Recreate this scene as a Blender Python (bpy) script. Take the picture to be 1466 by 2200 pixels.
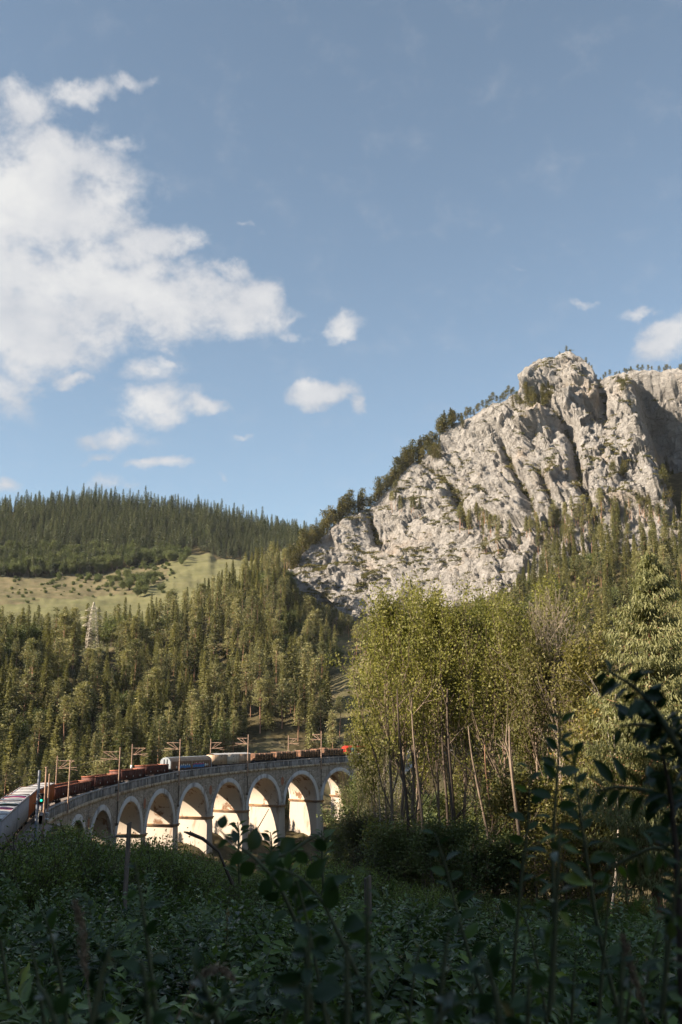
import bpy, math, random
import numpy as np
from mathutils import Vector, Matrix

# ------------------------------------------------------------------ camera, sky, sun
for o in list(bpy.data.objects): bpy.data.objects.remove(o)
scene = bpy.context.scene
COL = scene.collection
FPX, PITCH = 2139.0, math.radians(12.49)      # focal length in photo pixels (photo 1466x2200)

cam_d = bpy.data.cameras.new('camera'); cam = bpy.data.objects.new('camera', cam_d); COL.objects.link(cam)
cam.location = (0, 0, 0); cam.rotation_euler = (math.radians(90) + PITCH, 0, 0)
cam_d.sensor_fit = 'VERTICAL'; cam_d.sensor_height = 36.0; cam_d.lens = 36.0 * FPX / 2200.0
cam_d.clip_start = 0.1; cam_d.clip_end = 30000
cam_d.dof.use_dof = True; cam_d.dof.focus_distance = 180; cam_d.dof.aperture_fstop = 4.5
scene.camera = cam

SUN_AZ, SUN_EL = math.radians(251), math.radians(30)      # azimuth clockwise from +Y
SKY_STRENGTH, SUN_STRENGTH, EXPOSURE = 0.067, 5.0, 1.5
scene.view_settings.view_transform = 'Standard'
scene.view_settings.look = 'None'
scene.view_settings.exposure = EXPOSURE
scene.view_settings.gamma = 1.0
scene.view_settings.use_curve_mapping = False
sun_d = bpy.data.lights.new('sun', 'SUN'); sun = bpy.data.objects.new('sun', sun_d); COL.objects.link(sun)
sun_d.energy = SUN_STRENGTH; sun_d.angle = math.radians(0.55); sun_d.color = (1.0, 0.81, 0.60)
to_sun = Vector((math.sin(SUN_AZ) * math.cos(SUN_EL), math.cos(SUN_AZ) * math.cos(SUN_EL), math.sin(SUN_EL)))
sun.rotation_euler = to_sun.to_track_quat('Z', 'Y').to_euler()
sun.location = to_sun * 400

def ray(px, py):
    """unit direction through a photo pixel; used to survey positions, all geometry is in metres"""
    x = (px - 733) / FPX; u = (1100 - py) / FPX
    c, s = math.cos(PITCH), math.sin(PITCH)
    v = np.array([x, c - u * s, s + u * c]); return v / np.linalg.norm(v)
def az_of(px, py=1574.0):
    v = ray(px, py); return math.atan2(v[0], v[1])
def at(px, py, D):
    v = ray(px, py); return v / math.hypot(v[0], v[1]) * D
def zat(px, py, D): return at(px, py, D)[2]
def proj(x, y, z):
    c, s = math.cos(PITCH), math.sin(PITCH)
    fw = y * c + z * s; up = -y * s + z * c
    return 733 + FPX * x / fw, 1100 - FPX * up / fw

# ------------------------------------------------------------------ node helpers
class NT:
    def __init__(s, tree): s.t = tree; s.n = tree.nodes; s.l = tree.links
    def new(s, typ, **kw):
        n = s.n.new(typ)
        for k, v in kw.items(): setattr(n, k, v)
        return n
    def put(s, sock, v):
        if isinstance(v, bpy.types.NodeSocket): s.l.new(v, sock)
        elif isinstance(v, bpy.types.Node): s.l.new(v.outputs[0], sock)
        else: sock.default_value = v
    def math(s, op, a, b=None, c=None, clamp=False):
        n = s.new('ShaderNodeMath', operation=op); n.use_clamp = clamp
        s.put(n.inputs[0], a)
        if b is not None: s.put(n.inputs[1], b)
        if c is not None: s.put(n.inputs[2], c)
        return n.outputs[0]
    def noise(s, vec, scale, detail=4, rough=0.55, dist=0.0, out='Fac'):
        n = s.new('ShaderNodeTexNoise'); s.put(n.inputs['Vector'], vec)
        n.inputs['Scale'].default_value = scale; n.inputs['Detail'].default_value = detail
        n.inputs['Roughness'].default_value = rough; n.inputs['Distortion'].default_value = dist
        return n.outputs[out]
    def mapping(s, vec, loc=(0,0,0), rot=(0,0,0), sc=(1,1,1)):
        n = s.new('ShaderNodeMapping'); s.put(n.inputs[0], vec)
        n.inputs[1].default_value = loc; n.inputs[2].default_value = rot; n.inputs[3].default_value = sc
        return n.outputs[0]
    def ramp(s, fac, stops, interp='LINEAR'):
        n = s.new('ShaderNodeValToRGB'); n.color_ramp.interpolation = interp
        e = n.color_ramp.elements
        while len(e) < len(stops): e.new(0.5)
        for i, (p, c) in enumerate(stops):
            e[i].position = p
            e[i].color = tuple(c) + (1,) if hasattr(c, '__len__') else (c, c, c, 1)
        s.put(n.inputs[0], fac); return n.outputs[0]
    def mix(s, fac, a, b, blend='MIX'):
        n = s.new('ShaderNodeMix', data_type='RGBA', blend_type=blend)
        s.put(n.inputs[0], fac)
        for i, v in ((6, a), (7, b)):
            if isinstance(v, (tuple, list)) and len(v) == 3: v = tuple(v) + (1,)
            s.put(n.inputs[i], v)
        return n.outputs[2]
    def sstep(s, v, lo, hi, a=0.0, b=1.0):
        n = s.new('ShaderNodeMapRange', interpolation_type='SMOOTHSTEP')
        s.put(n.inputs[0], v); s.put(n.inputs[1], lo); s.put(n.inputs[2], hi); s.put(n.inputs[3], a); s.put(n.inputs[4], b)
        return n.outputs[0]

# ------------------------------------------------------------------ world: Nishita sky with drifting cumulus
world = bpy.data.worlds.new('World'); scene.world = world; world.use_nodes = True
w = NT(world.node_tree); w.n.clear()
sky = w.new('ShaderNodeTexSky', sky_type='NISHITA'); sky.sun_disc = False
sky.sun_elevation = SUN_EL; sky.sun_rotation = SUN_AZ; sky.altitude = 900
sky.air_density = 1.0; sky.dust_density = 1.2; sky.ozone_density = 1.6
tc = w.new('ShaderNodeTexCoord')
sx = w.new('ShaderNodeSeparateXYZ'); w.put(sx.inputs[0], tc.outputs['Generated'])
azn = w.math('ARCTAN2', sx.outputs[0], sx.outputs[1]); eln = w.math('ARCSINE', sx.outputs[2])
cv = w.new('ShaderNodeCombineXYZ'); w.put(cv.inputs[0], azn); w.put(cv.inputs[1], eln)
# (px, py, rx, ry, rotation deg, weight) of each puff as seen from the lookout
PUFFS = [(90,440,215,165,0,1),(-70,560,230,300,0,1),(40,690,230,110,0,1),(230,560,130,70,-20,.9),(345,520,95,40,-8,.9),
 (300,650,220,85,0,1),(470,655,150,62,8,1),(560,640,55,42,0,1),(150,330,120,45,0,.9),(60,222,80,38,10,.75),(170,195,80,30,-12,.75),
 (255,182,75,16,-12,.62),(262,303,45,16,0,.6),(505,592,48,20,15,.65),(610,688,60,14,-22,.55),(740,706,48,30,-10,.85),(625,722,30,14,0,.5),
 (690,850,82,34,-8,.95),(772,860,18,24,0,.7),(320,805,70,38,0,.72),(330,872,105,42,-12,.78),(425,868,62,22,-8,.8),(160,828,42,16,-8,.68),
 (335,990,85,17,-3,.72),(225,1030,80,18,0,.52),(240,940,80,22,-8,.52),(1450,735,105,48,-22,.72),(1366,684,46,15,-8,.62),(1258,658,30,11,10,.56),
 (530,487,34,9,-8,.5),(5,1032,50,18,0,.6),(490,1016,22,9,0,.52),(524,935,22,9,0,.5),(80,745,150,50,0,.9),(100,600,300,60,0,.9),(1120,575,16,5,0,.42),(215,975,40,12,-18,.5)]
dn = w.noise(cv.outputs[0], 15, 5, 0.6, out='Color')
dv = w.new('ShaderNodeVectorMath', operation='MULTIPLY_ADD'); w.put(dv.inputs[0], dn); dv.inputs[1].default_value = (0.055,)*3
w.put(dv.inputs[2], cv.outputs[0])
off = w.new('ShaderNodeVectorMath', operation='SUBTRACT'); w.put(off.inputs[0], dv.outputs[0]); off.inputs[1].default_value = (0.0275, 0.0275, 0.0275)
off2 = w.new('ShaderNodeVectorMath', operation='MULTIPLY'); w.put(off2.inputs[0], off.outputs[0]); off2.inputs[1].default_value = (1, 1, 0)
field = None
for px, py, rx, ry, rot, wt in PUFFS:
    v = ray(px, py); a, e = math.atan2(v[0], v[1]), math.asin(v[2])
    k = 1.0 / FPX; ca = 1 / math.cos(e)
    m = w.new('ShaderNodeMapping', vector_type='TEXTURE'); w.put(m.inputs[0], off2.outputs[0])
    m.inputs[1].default_value = (a, e, 0); m.inputs[2].default_value = (0, 0, math.radians(-rot)); m.inputs[3].default_value = (rx*k*ca*1.3, ry*k*1.3, 1)
    ln = w.new('ShaderNodeVectorMath', operation='LENGTH'); w.put(ln.inputs[0], m.outputs[0])
    d = w.math('MULTIPLY', w.math('SUBTRACT', 1.0, w.math('POWER', ln.outputs['Value'], 1.5), clamp=True), wt)
    field = d if field is None else w.math('SMOOTH_MAX', field, d, 0.12)
# the same kind of cumulus all round the rest of the sky
far = w.noise(w.mapping(cv.outputs[0], (3.1, 1.7, 0)), 2.3, 3, 0.5)
outside = w.sstep(w.math('ABSOLUTE', azn), 0.42, 0.7)
field = w.math('MAXIMUM', field, w.math('MULTIPLY', w.math('MULTIPLY', w.sstep(far, 0.52, 0.8), outside), 0.8))
fb = w.noise(w.mapping(cv.outputs[0], (0, 0, 0.3), sc=(1, 1.35, 1)), 20, 9, 0.62, 0.15)
dens = w.math('ADD', field, w.math('MULTIPLY', w.math('SUBTRACT', fb, 0.50), 1.9))
cover = w.sstep(dens, 0.08, 0.80)
cover = w.math('MULTIPLY', cover, w.sstep(field, 0.0, 0.30))
fb2 = w.noise(w.mapping(cv.outputs[0], (0.012, -0.02, 0.3), sc=(1, 1.35, 1)), 13, 6, 0.55)
lum = w.math('ADD', w.math('MULTIPLY', w.sstep(dens, 0.35, 1.1), 0.25), w.math('MULTIPLY', fb2, 1.0))
ccol = w.ramp(lum, [(0.32, (0.46, 0.49, 0.54)), (0.62, (0.60, 0.61, 0.63)), (0.90, (0.74, 0.735, 0.72))])
CLOUD_GAIN = 0.42 / SKY_STRENGTH
cscale = w.new('ShaderNodeVectorMath', operation='SCALE'); w.put(cscale.inputs[0], ccol); cscale.inputs['Scale'].default_value = CLOUD_GAIN
hsv = w.new('ShaderNodeHueSaturation'); hsv.inputs['Saturation'].default_value = 0.69; hsv.inputs['Value'].default_value = 1.0
w.put(hsv.inputs['Color'], sky.outputs[0])
full = w.mix(w.math('MULTIPLY', cover, 0.93), w.mix(1.0, hsv.outputs[0], (0.78, 0.90, 0.92), 'MULTIPLY'), cscale.outputs[0])
bg = w.new('ShaderNodeBackground'); w.put(bg.inputs[0], full); bg.inputs[1].default_value = SKY_STRENGTH
wo = w.new('ShaderNodeOutputWorld'); w.l.new(bg.outputs[0], wo.inputs[0])

# ------------------------------------------------------------------ mesh helpers
class MB:
    """collects numpy vertices and faces, then links them as ONE mesh object"""
    def __init__(s): s.V = []; s.F = []; s.S = []; s.M = []; s.T = []; s.n = 0
    def add(s, V, F, mat=0, tint=0.5):
        V = np.asarray(V, float).reshape(-1, 3); F = np.asarray(F, int)
        s.V.append(V); s.F.append((F + s.n).ravel()); s.S.append(np.full(len(F), F.shape[1]))
        s.M.append(np.full(len(F), mat)); s.T.append(np.broadcast_to(np.asarray(tint, float), (len(V),)))
        s.n += len(V); return s
    def box(s, c, size, R=None, mat=0, tint=0.5):
        sx_, sy_, sz_ = [q / 2 for q in size]
        V = np.array([[x, y, z] for x in (-sx_, sx_) for y in (-sy_, sy_) for z in (-sz_, sz_)])
        if R is not None: V = V @ np.asarray(R).T
        return s.add(V + np.asarray(c), [[0,1,3,2],[4,6,7,5],[0,4,5,1],[2,3,7,6],[0,2,6,4],[1,5,7,3]], mat, tint)
    def bar(s, a, b, wd, mat=0):
        a = np.asarray(a, float); b = np.asarray(b, float); d = b - a; L = np.linalg.norm(d); d = d / L
        u = np.cross(d, [0, 0, 1.0]);  u = u / np.linalg.norm(u) if np.linalg.norm(u) > 1e-4 else np.array([1.0, 0, 0])
        return s.box((a + b) / 2, (L, wd, wd), np.stack([d, u, np.cross(d, u)], 1), mat)
    def tube(s, P, r, n=6, mat=0, cap=True, tint=0.5):
        P = np.asarray(P, float); m = len(P); r = np.broadcast_to(np.asarray(r, float), (m,))
        T = np.gradient(P, axis=0); T /= np.linalg.norm(T, axis=1)[:, None] + 1e-9
        ref = np.array([1.0, 0, 0]) if abs(T[0][2]) > 0.7 else np.array([0, 0, 1.0])
        U = ref - T * (T @ ref)[:, None]; U /= np.linalg.norm(U, axis=1)[:, None] + 1e-9
        W = np.cross(T, U); a = np.arange(n) / n * 2 * math.pi
        V = P[:, None] + r[:, None, None] * (U[:, None] * np.cos(a)[None, :, None] + W[:, None] * np.sin(a)[None, :, None])
        i = np.arange(m - 1)[:, None] * n; j = np.arange(n)[None]
        F = np.stack([i + j, i + (j + 1) % n, i + n + (j + 1) % n, i + n + j], -1).reshape(-1, 4)
        s.add(V.reshape(-1, 3), F, mat, tint)
        if cap:
            s.add(V[-1], [list(range(n))], mat, tint); s.add(V[0], [list(range(n))[::-1]], mat, tint)
        return s
    def grid(s, V, mat=0, tint=0.5):
        a, b = V.shape[:2]; i = np.arange(a - 1)[:, None] * b; j = np.arange(b - 1)[None]
        F = np.stack([i + j, i + b + j, i + b + j + 1, i + j + 1], -1).reshape(-1, 4)
        return s.add(V.reshape(-1, 3), F, mat, tint if np.ndim(tint) == 0 else np.asarray(tint).ravel())
    def inst(s, tv, tf, pos, d, nrm, L, Wd, mat=0, tint=None):
        """template leaves: tv columns are (width, length, normal)"""
        pos = np.asarray(pos, float); N = len(pos)
        if N == 0: return s
        d = d / (np.linalg.norm(d, axis=1)[:, None] + 1e-9)
        nrm = nrm - d * np.sum(nrm * d, 1)[:, None]; nrm /= np.linalg.norm(nrm, axis=1)[:, None] + 1e-9
        u = np.cross(d, nrm); L = np.broadcast_to(L, (N,)); Wd = np.broadcast_to(Wd, (N,))
        tv = np.asarray(tv, float); tf = np.asarray(tf)
        V = pos[:, None] + u[:, None] * (tv[None, :, 0:1] * Wd[:, None, None]) + d[:, None] * (tv[None, :, 1:2] * L[:, None, None]) + nrm[:, None] * (tv[None, :, 2:3] * L[:, None, None])
        F = tf[None] + (np.arange(N) * len(tv))[:, None, None]
        t = np.repeat(tint if tint is not None else np.full(N, .5), len(tv))
        return s.add(V.reshape(-1, 3), F.reshape(-1, tf.shape[1]), mat, t)
    def mesh(s, name, mats, smooth=False):
        me = bpy.data.meshes.new(name)
        V = np.concatenate(s.V); F = np.concatenate(s.F); S = np.concatenate(s.S)
        me.vertices.add(len(V)); me.vertices.foreach_set('co', V.astype(np.float32).ravel())
        me.loops.add(len(F)); me.loops.foreach_set('vertex_index', F.astype(np.int32))
        me.polygons.add(len(S)); me.polygons.foreach_set('loop_start', (np.cumsum(S) - S).astype(np.int32))
        me.polygons.foreach_set('material_index', np.concatenate(s.M).astype(np.int32))
        if smooth: me.polygons.foreach_set('use_smooth', np.ones(len(S), bool))
        at_ = me.attributes.new('tint', 'FLOAT', 'POINT'); at_.data.foreach_set('value', np.concatenate(s.T).astype(np.float32))
        me.update(calc_edges=True)
        for m in (mats if isinstance(mats, (list, tuple)) else [mats]): me.materials.append(m)
        return me
    def build(s, name, mats, parent=None, smooth=False, loc=None):
        return link(name, s.mesh(name, mats, smooth), parent, loc)
def link(name, me, parent=None, loc=None):
    o = bpy.data.objects.new(name, me); COL.objects.link(o)
    if loc is not None: o.location = loc
    if parent is not None: o.parent = parent
    return o
def tag(o, label=None, cat=None, group=None, kind=None):
    if label: o['label'] = label
    if cat: o['category'] = cat
    if group: o['group'] = group
    if kind: o['kind'] = kind
    return o
def thing(name, label, cat, loc=(0, 0, 0), rz=0, group=None):
    o = bpy.data.objects.new(name, None); COL.objects.link(o); o.location = loc; o.rotation_euler = (0, 0, rz)
    o.empty_display_size = 0.5
    return tag(o, label, cat, group)
def children_of(o): return [c for c in bpy.data.objects if c.parent == o]
def copy_thing(root, kids, loc, rz, sc, label, group):
    r = root.copy(); COL.objects.link(r); r.location = loc; r.rotation_euler = (0, 0, rz); r.scale = sc
    r['label'] = label; r['group'] = group
    for k in kids:
        c = k.copy(); COL.objects.link(c); c.parent = r
    return r

# ------------------------------------------------------------------ gradient noise in numpy
_r = np.random.default_rng(7); _perm = np.tile(_r.permutation(256), 4)
_g = _r.normal(size=(256, 3)); _g /= np.linalg.norm(_g, axis=1)[:, None]
def perlin(p):
    i = np.floor(p).astype(int); f = p - i; u = f * f * f * (f * (f * 6 - 15) + 10); i &= 255; out = 0
    for dx in (0, 1):
        for dy in (0, 1):
            for dz in (0, 1):
                h = _perm[_perm[_perm[(i[:, 0] + dx) & 255] + ((i[:, 1] + dy) & 255)] + ((i[:, 2] + dz) & 255)]
                g = np.sum(_g[h] * (f - [dx, dy, dz]), 1)
                wx = u[:, 0] if dx else 1 - u[:, 0]; wy = u[:, 1] if dy else 1 - u[:, 1]; wz = u[:, 2] if dz else 1 - u[:, 2]
                out = out + g * wx * wy * wz
    return out * 1.5
def fbm(p, octv=4, gain=0.5):
    a, s_, t = 1.0, 0, 1.0
    for k in range(octv): s_ = s_ + a * perlin(p * t + k * 17.3); a *= gain; t *= 2.03
    return s_
def ridged(p, octv=4, gain=0.5):
    a, s_, t = 1.0, 0, 1.0
    for k in range(octv): s_ = s_ + a * (1 - np.abs(perlin(p * t + k * 9.7)) * 2); a *= gain; t *= 2.1
    return s_
def smooth01(t): t = np.clip(t, 0, 1); return t * t * (3 - 2 * t)

# ------------------------------------------------------------------ materials
def material(name):
    m = bpy.data.materials.new(name); m.use_nodes = True; t = NT(m.node_tree); t.n.clear()
    out = t.new('ShaderNodeOutputMaterial'); b = t.new('ShaderNodeBsdfPrincipled'); t.l.new(b.outputs[0], out.inputs[0])
    return m, t, b, out
def set_(b, **kw):
    for k, v in kw.items():
        s = b.inputs[k]
        s.default_value = (tuple(v) + (1,)) if isinstance(v, tuple) and len(v) == 3 else v
def mat_plain(name, col, rough=0.7, var=0.25, scale=2.0, metal=0.0, bump=0.0, stretch=(1, 1, 1), second=None):
    m, t, b, _ = material(name); tcn = t.new('ShaderNodeTexCoord')
    v = t.mapping(tcn.outputs['Object'], sc=stretch)
    n = t.noise(v, scale, 6, 0.65)
    c2 = second or tuple(c * (1 - var) * 0.8 for c in col); c1 = tuple(min(1, c * (1 + var)) for c in col)
    t.put(b.inputs['Base Color'], t.ramp(n, [(0.3, c2), (0.7, c1)]))
    set_(b, Roughness=rough, Metallic=metal)
    if bump:
        bp = t.new('ShaderNodeBump'); bp.inputs['Strength'].default_value = bump; bp.inputs['Distance'].default_value = 0.05
        t.put(bp.inputs['Height'], t.noise(v, scale * 5, 5, 0.7)); t.put(b.inputs['Normal'], bp)
    return m
def mat_leaf(name, dark, light, rare=None, transl=0.3, rough=0.55, spec=0.35, hue_noise=0.15):
    """foliage: per-leaf tint attribute, per-tree random value, thin translucency"""
    m, t, b, out = material(name)
    a = t.new('ShaderNodeAttribute'); a.attribute_name = 'tint'
    oi = t.new('ShaderNodeObjectInfo')
    f = t.math('ADD', t.math('MULTIPLY', a.outputs['Fac'], 0.5), t.math('MULTIPLY', oi.outputs['Random'], 0.5))
    tcn = t.new('ShaderNodeTexCoord')
    n = t.noise(tcn.outputs['Object'], hue_noise, 3, 0.5)
    f = t.math('ADD', f, t.math('MULTIPLY', t.math('SUBTRACT', n, 0.5), 0.7))
    mid = tuple((x + y) / 2 for x, y in zip(dark, light))
    stops = [(0.05, dark), (0.5, mid), (0.92, light)]
    if rare: stops = [(0.05, dark), (0.5, mid), (0.88, light), (0.97, rare)]
    col = t.ramp(f, stops)
    t.put(b.inputs['Base Color'], col); set_(b, Roughness=rough); b.inputs['Specular IOR Level'].default_value = spec
    tr = t.new('ShaderNodeBsdfTranslucent')
    t.put(tr.inputs[0], t.mix(1.0, col, (1.0, 1.0, 0.6), 'MULTIPLY'))
    mx = t.new('ShaderNodeMixShader'); mx.inputs[0].default_value = transl
    t.l.new(b.outputs[0], mx.inputs[1]); t.l.new(tr.outputs[0], mx.inputs[2]); t.l.new(mx.outputs[0], out.inputs[0])
    return m
M = {}
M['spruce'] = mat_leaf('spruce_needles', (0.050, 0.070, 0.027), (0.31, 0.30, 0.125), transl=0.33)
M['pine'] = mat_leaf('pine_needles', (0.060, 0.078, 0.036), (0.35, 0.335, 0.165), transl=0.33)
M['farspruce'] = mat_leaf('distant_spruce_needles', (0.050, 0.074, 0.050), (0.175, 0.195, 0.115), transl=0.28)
M['ridge'] = mat_leaf('mountain_pine_needles', (0.055, 0.065, 0.018), (0.17, 0.145, 0.045), transl=0.3)
M['broad'] = mat_leaf('broadleaf_leaves', (0.060, 0.090, 0.028), (0.17, 0.20, 0.075), transl=0.3)
M['hedge'] = mat_leaf('hedge_leaves', (0.06, 0.10, 0.024), (0.27, 0.35, 0.09), transl=0.34, rough=0.4)
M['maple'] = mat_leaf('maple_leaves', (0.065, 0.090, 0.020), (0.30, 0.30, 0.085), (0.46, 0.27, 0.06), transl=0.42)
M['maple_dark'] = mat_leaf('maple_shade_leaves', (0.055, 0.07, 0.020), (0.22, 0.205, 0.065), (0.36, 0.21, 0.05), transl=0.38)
M['willow'] = mat_leaf('willow_leaves', (0.17, 0.19, 0.08), (0.38, 0.36, 0.18), transl=0.35)
M['larch'] = mat_leaf('larch_needles', (0.14, 0.16, 0.065), (0.40, 0.40, 0.21), transl=0.35)
M['shrub'] = mat_leaf('shrub_leaves', (0.022, 0.048, 0.012), (0.16, 0.25, 0.055), (0.38, 0.46, 0.08), transl=0.3, rough=0.36, spec=0.4)
M['shrub2'] = mat_leaf('dogwood_leaves', (0.022, 0.050, 0.016), (0.19, 0.28, 0.09), (0.34, 0.44, 0.09), transl=0.28, rough=0.32, spec=0.55)
M['olive'] = mat_leaf('thicket_leaves', (0.035, 0.048, 0.022), (0.13, 0.14, 0.07), transl=0.3, rough=0.5)
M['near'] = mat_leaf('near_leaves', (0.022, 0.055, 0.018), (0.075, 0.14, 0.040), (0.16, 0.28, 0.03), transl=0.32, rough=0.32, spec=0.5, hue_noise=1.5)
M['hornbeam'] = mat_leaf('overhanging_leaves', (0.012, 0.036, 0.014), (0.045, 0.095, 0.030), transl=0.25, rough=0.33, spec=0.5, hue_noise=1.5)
M['bark'] = mat_plain('bark_grey', (0.21, 0.165, 0.13), 0.9, 0.35, 3, stretch=(3, 3, 0.6), bump=0.3)
M['bark_red'] = mat_plain('bark_pine', (0.30, 0.17, 0.11), 0.9, 0.3, 3, stretch=(3, 3, 0.6), bump=0.3)
M['bark_dark'] = mat_plain('bark_dark', (0.09, 0.07, 0.055), 0.9, 0.3, 3, stretch=(3, 3, 0.6))
M['birch'] = mat_plain('bark_birch', (0.52, 0.47, 0.42), 0.8, 0.2, 5, stretch=(1, 1, 4), second=(0.14, 0.12, 0.11))
M['twig'] = mat_plain('dead_twig_bark', (0.36, 0.31, 0.26), 0.9, 0.2, 3)
M['stem'] = mat_plain('green_stem', (0.10, 0.12, 0.06), 0.7, 0.3, 8)
M['straw'] = mat_plain('dry_grass_head', (0.34, 0.26, 0.18), 0.9, 0.3, 20)
M['post'] = mat_plain('weathered_wood', (0.20, 0.165, 0.14), 0.9, 0.35, 4, stretch=(6, 6, 0.7), bump=0.4)
M['rust_mast'] = mat_plain('rusty_mast_paint', (0.37, 0.25, 0.185), 0.75, 0.25, 3)
M['grey_mast'] = mat_plain('blue_grey_mast_paint', (0.22, 0.26, 0.33), 0.6, 0.15, 3)
M['pale_steel'] = mat_plain('galvanised_steel', (0.5, 0.46, 0.39), 0.6, 0.1, 1)
M['wire'] = mat_plain('copper_wire', (0.16, 0.13, 0.11), 0.6, 0.1, 1)
M['black'] = mat_plain('matt_black', (0.012, 0.012, 0.014), 0.6, 0.1, 3)
M['white'] = mat_plain('white_enamel', (0.72, 0.74, 0.76), 0.4, 0.08, 5)
M['wagon_red'] = mat_plain('oxide_red_wagon', (0.10, 0.030, 0.022), 0.75, 0.4, 1.2, stretch=(1, 1, 0.5), second=(0.045, 0.018, 0.015))
M['wagon_rim'] = mat_plain('sunlit_red_rim', (0.42, 0.15, 0.085), 0.7, 0.25, 1.5)  # sunlight on the wagon rims put into a colour brighter than the body
M['wagon_brown'] = mat_plain('brown_sliding_wall', (0.20, 0.115, 0.075), 0.7, 0.25, 1.5, stretch=(1, 1, 0.4))
M['wagon_tan'] = mat_plain('tan_sliding_wall', (0.36, 0.26, 0.19), 0.65, 0.2, 1.0)
M['roof_blue'] = mat_plain('pale_blue_grey_roof', (0.30, 0.35, 0.40), 0.5, 0.1, 1.0)
M['roof_white'] = mat_plain('pale_canvas_roof', (0.45, 0.46, 0.47), 0.6, 0.12, 1.5)
M['box_tan'] = mat_plain('dusty_tan_panel', (0.46, 0.34, 0.24), 0.7, 0.2, 1.0, stretch=(1, 1, 0.5))
M['box_pale'] = mat_plain('pale_grey_panel', (0.54, 0.49, 0.42), 0.7, 0.12, 1.0)
M['orange'] = mat_plain('rusty_orange_container', (0.46, 0.13, 0.035), 0.7, 0.35, 1.4, stretch=(2, 2, 0.5))
M['cont_white'] = mat_plain('dirty_white_container', (0.42, 0.41, 0.44), 0.6, 0.12, 1.0)
M['pink'] = mat_plain('magenta_band', (0.42, 0.045, 0.19), 0.6, 0.15, 2)
M['green'] = mat_plain('green_band', (0.0, 0.19, 0.09), 0.6, 0.15, 2)
M['loco_red'] = mat_plain('locomotive_red', (0.50, 0.035, 0.02), 0.4, 0.1, 1)
M['loco_blue'] = mat_plain('locomotive_blue', (0.06, 0.20, 0.27), 0.45, 0.1, 1)
M['wood_end'] = mat_plain('cut_log_ends', (0.62, 0.36, 0.18), 0.85, 0.3, 2.5)
M['log'] = mat_plain('log_bark', (0.20, 0.11, 0.07), 0.9, 0.5, 1.5)
M['rail'] = mat_plain('rail_steel', (0.22, 0.16, 0.13), 0.5, 0.2, 2, metal=0.4)
M['ballast'] = mat_plain('ballast', (0.19, 0.165, 0.15), 0.95, 0.35, 3, bump=0.6)
M['graff_blue'] = mat_plain('graffiti_blue', (0.03, 0.20, 0.55), 0.5, 0.2, 2)
M['graff_pink'] = mat_plain('graffiti_pink', (0.50, 0.05, 0.22), 0.5, 0.2, 2)
M['graff_white'] = mat_plain('graffiti_white', (0.62, 0.70, 0.68), 0.5, 0.1, 2)
M['graff_green'] = mat_plain('graffiti_green', (0.12, 0.36, 0.16), 0.5, 0.1, 2)
def mat_glow(name, col, s):
    m = bpy.data.materials.new(name); m.use_nodes = True; t = NT(m.node_tree); t.n.clear()
    o = t.new('ShaderNodeOutputMaterial'); e = t.new('ShaderNodeEmission'); e.inputs[0].default_value = tuple(col) + (1,); e.inputs[1].default_value = s
    t.l.new(e.outputs[0], o.inputs[0]); return m
M['green_lamp'] = mat_glow('signal_lamp_green', (0.02, 0.62, 0.34), 1.1)

def mat_masonry():
    m, t, b, _ = material('rubble_masonry'); g = t.new('ShaderNodeNewGeometry'); P = g.outputs['Position']
    vo = t.new('ShaderNodeTexVoronoi'); vo.feature = 'DISTANCE_TO_EDGE'; t.put(vo.inputs['Vector'], t.mapping(P, sc=(1, 1, 1.6))); vo.inputs['Scale'].default_value = 1.5
    vc = t.new('ShaderNodeTexVoronoi'); t.put(vc.inputs['Vector'], t.mapping(P, sc=(1, 1, 1.6))); vc.inputs['Scale'].default_value = 1.5
    base = t.ramp(vc.outputs['Color'], [(0.0, (0.17, 0.15, 0.135)), (0.45, (0.31, 0.275, 0.245)), (1.0, (0.48, 0.44, 0.40))])
    st = t.noise(t.mapping(P, sc=(1.6, 1.6, 0.16)), 1.0, 6, 0.7)
    c = t.mix(t.sstep(st, 0.48, 0.68), base, (0.085, 0.075, 0.075))
    c = t.mix(t.math('MULTIPLY', t.sstep(t.noise(P, 0.8, 5, .6), 0.58, 0.72), 0.6), c, (0.45, 0.42, 0.39))
    c = t.mix(t.sstep(vo.outputs[0], 0.10, 0.02), c, (0.34, 0.30, 0.26))
    t.put(b.inputs['Base Color'], c); set_(b, Roughness=0.9)
    bp = t.new('ShaderNodeBump'); bp.inputs['Strength'].default_value = 0.8; bp.inputs['Distance'].default_value = 0.06
    t.put(bp.inputs['Height'], t.sstep(vo.outputs[0], 0, 0.2)); t.put(b.inputs['Normal'], bp); return m
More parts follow.
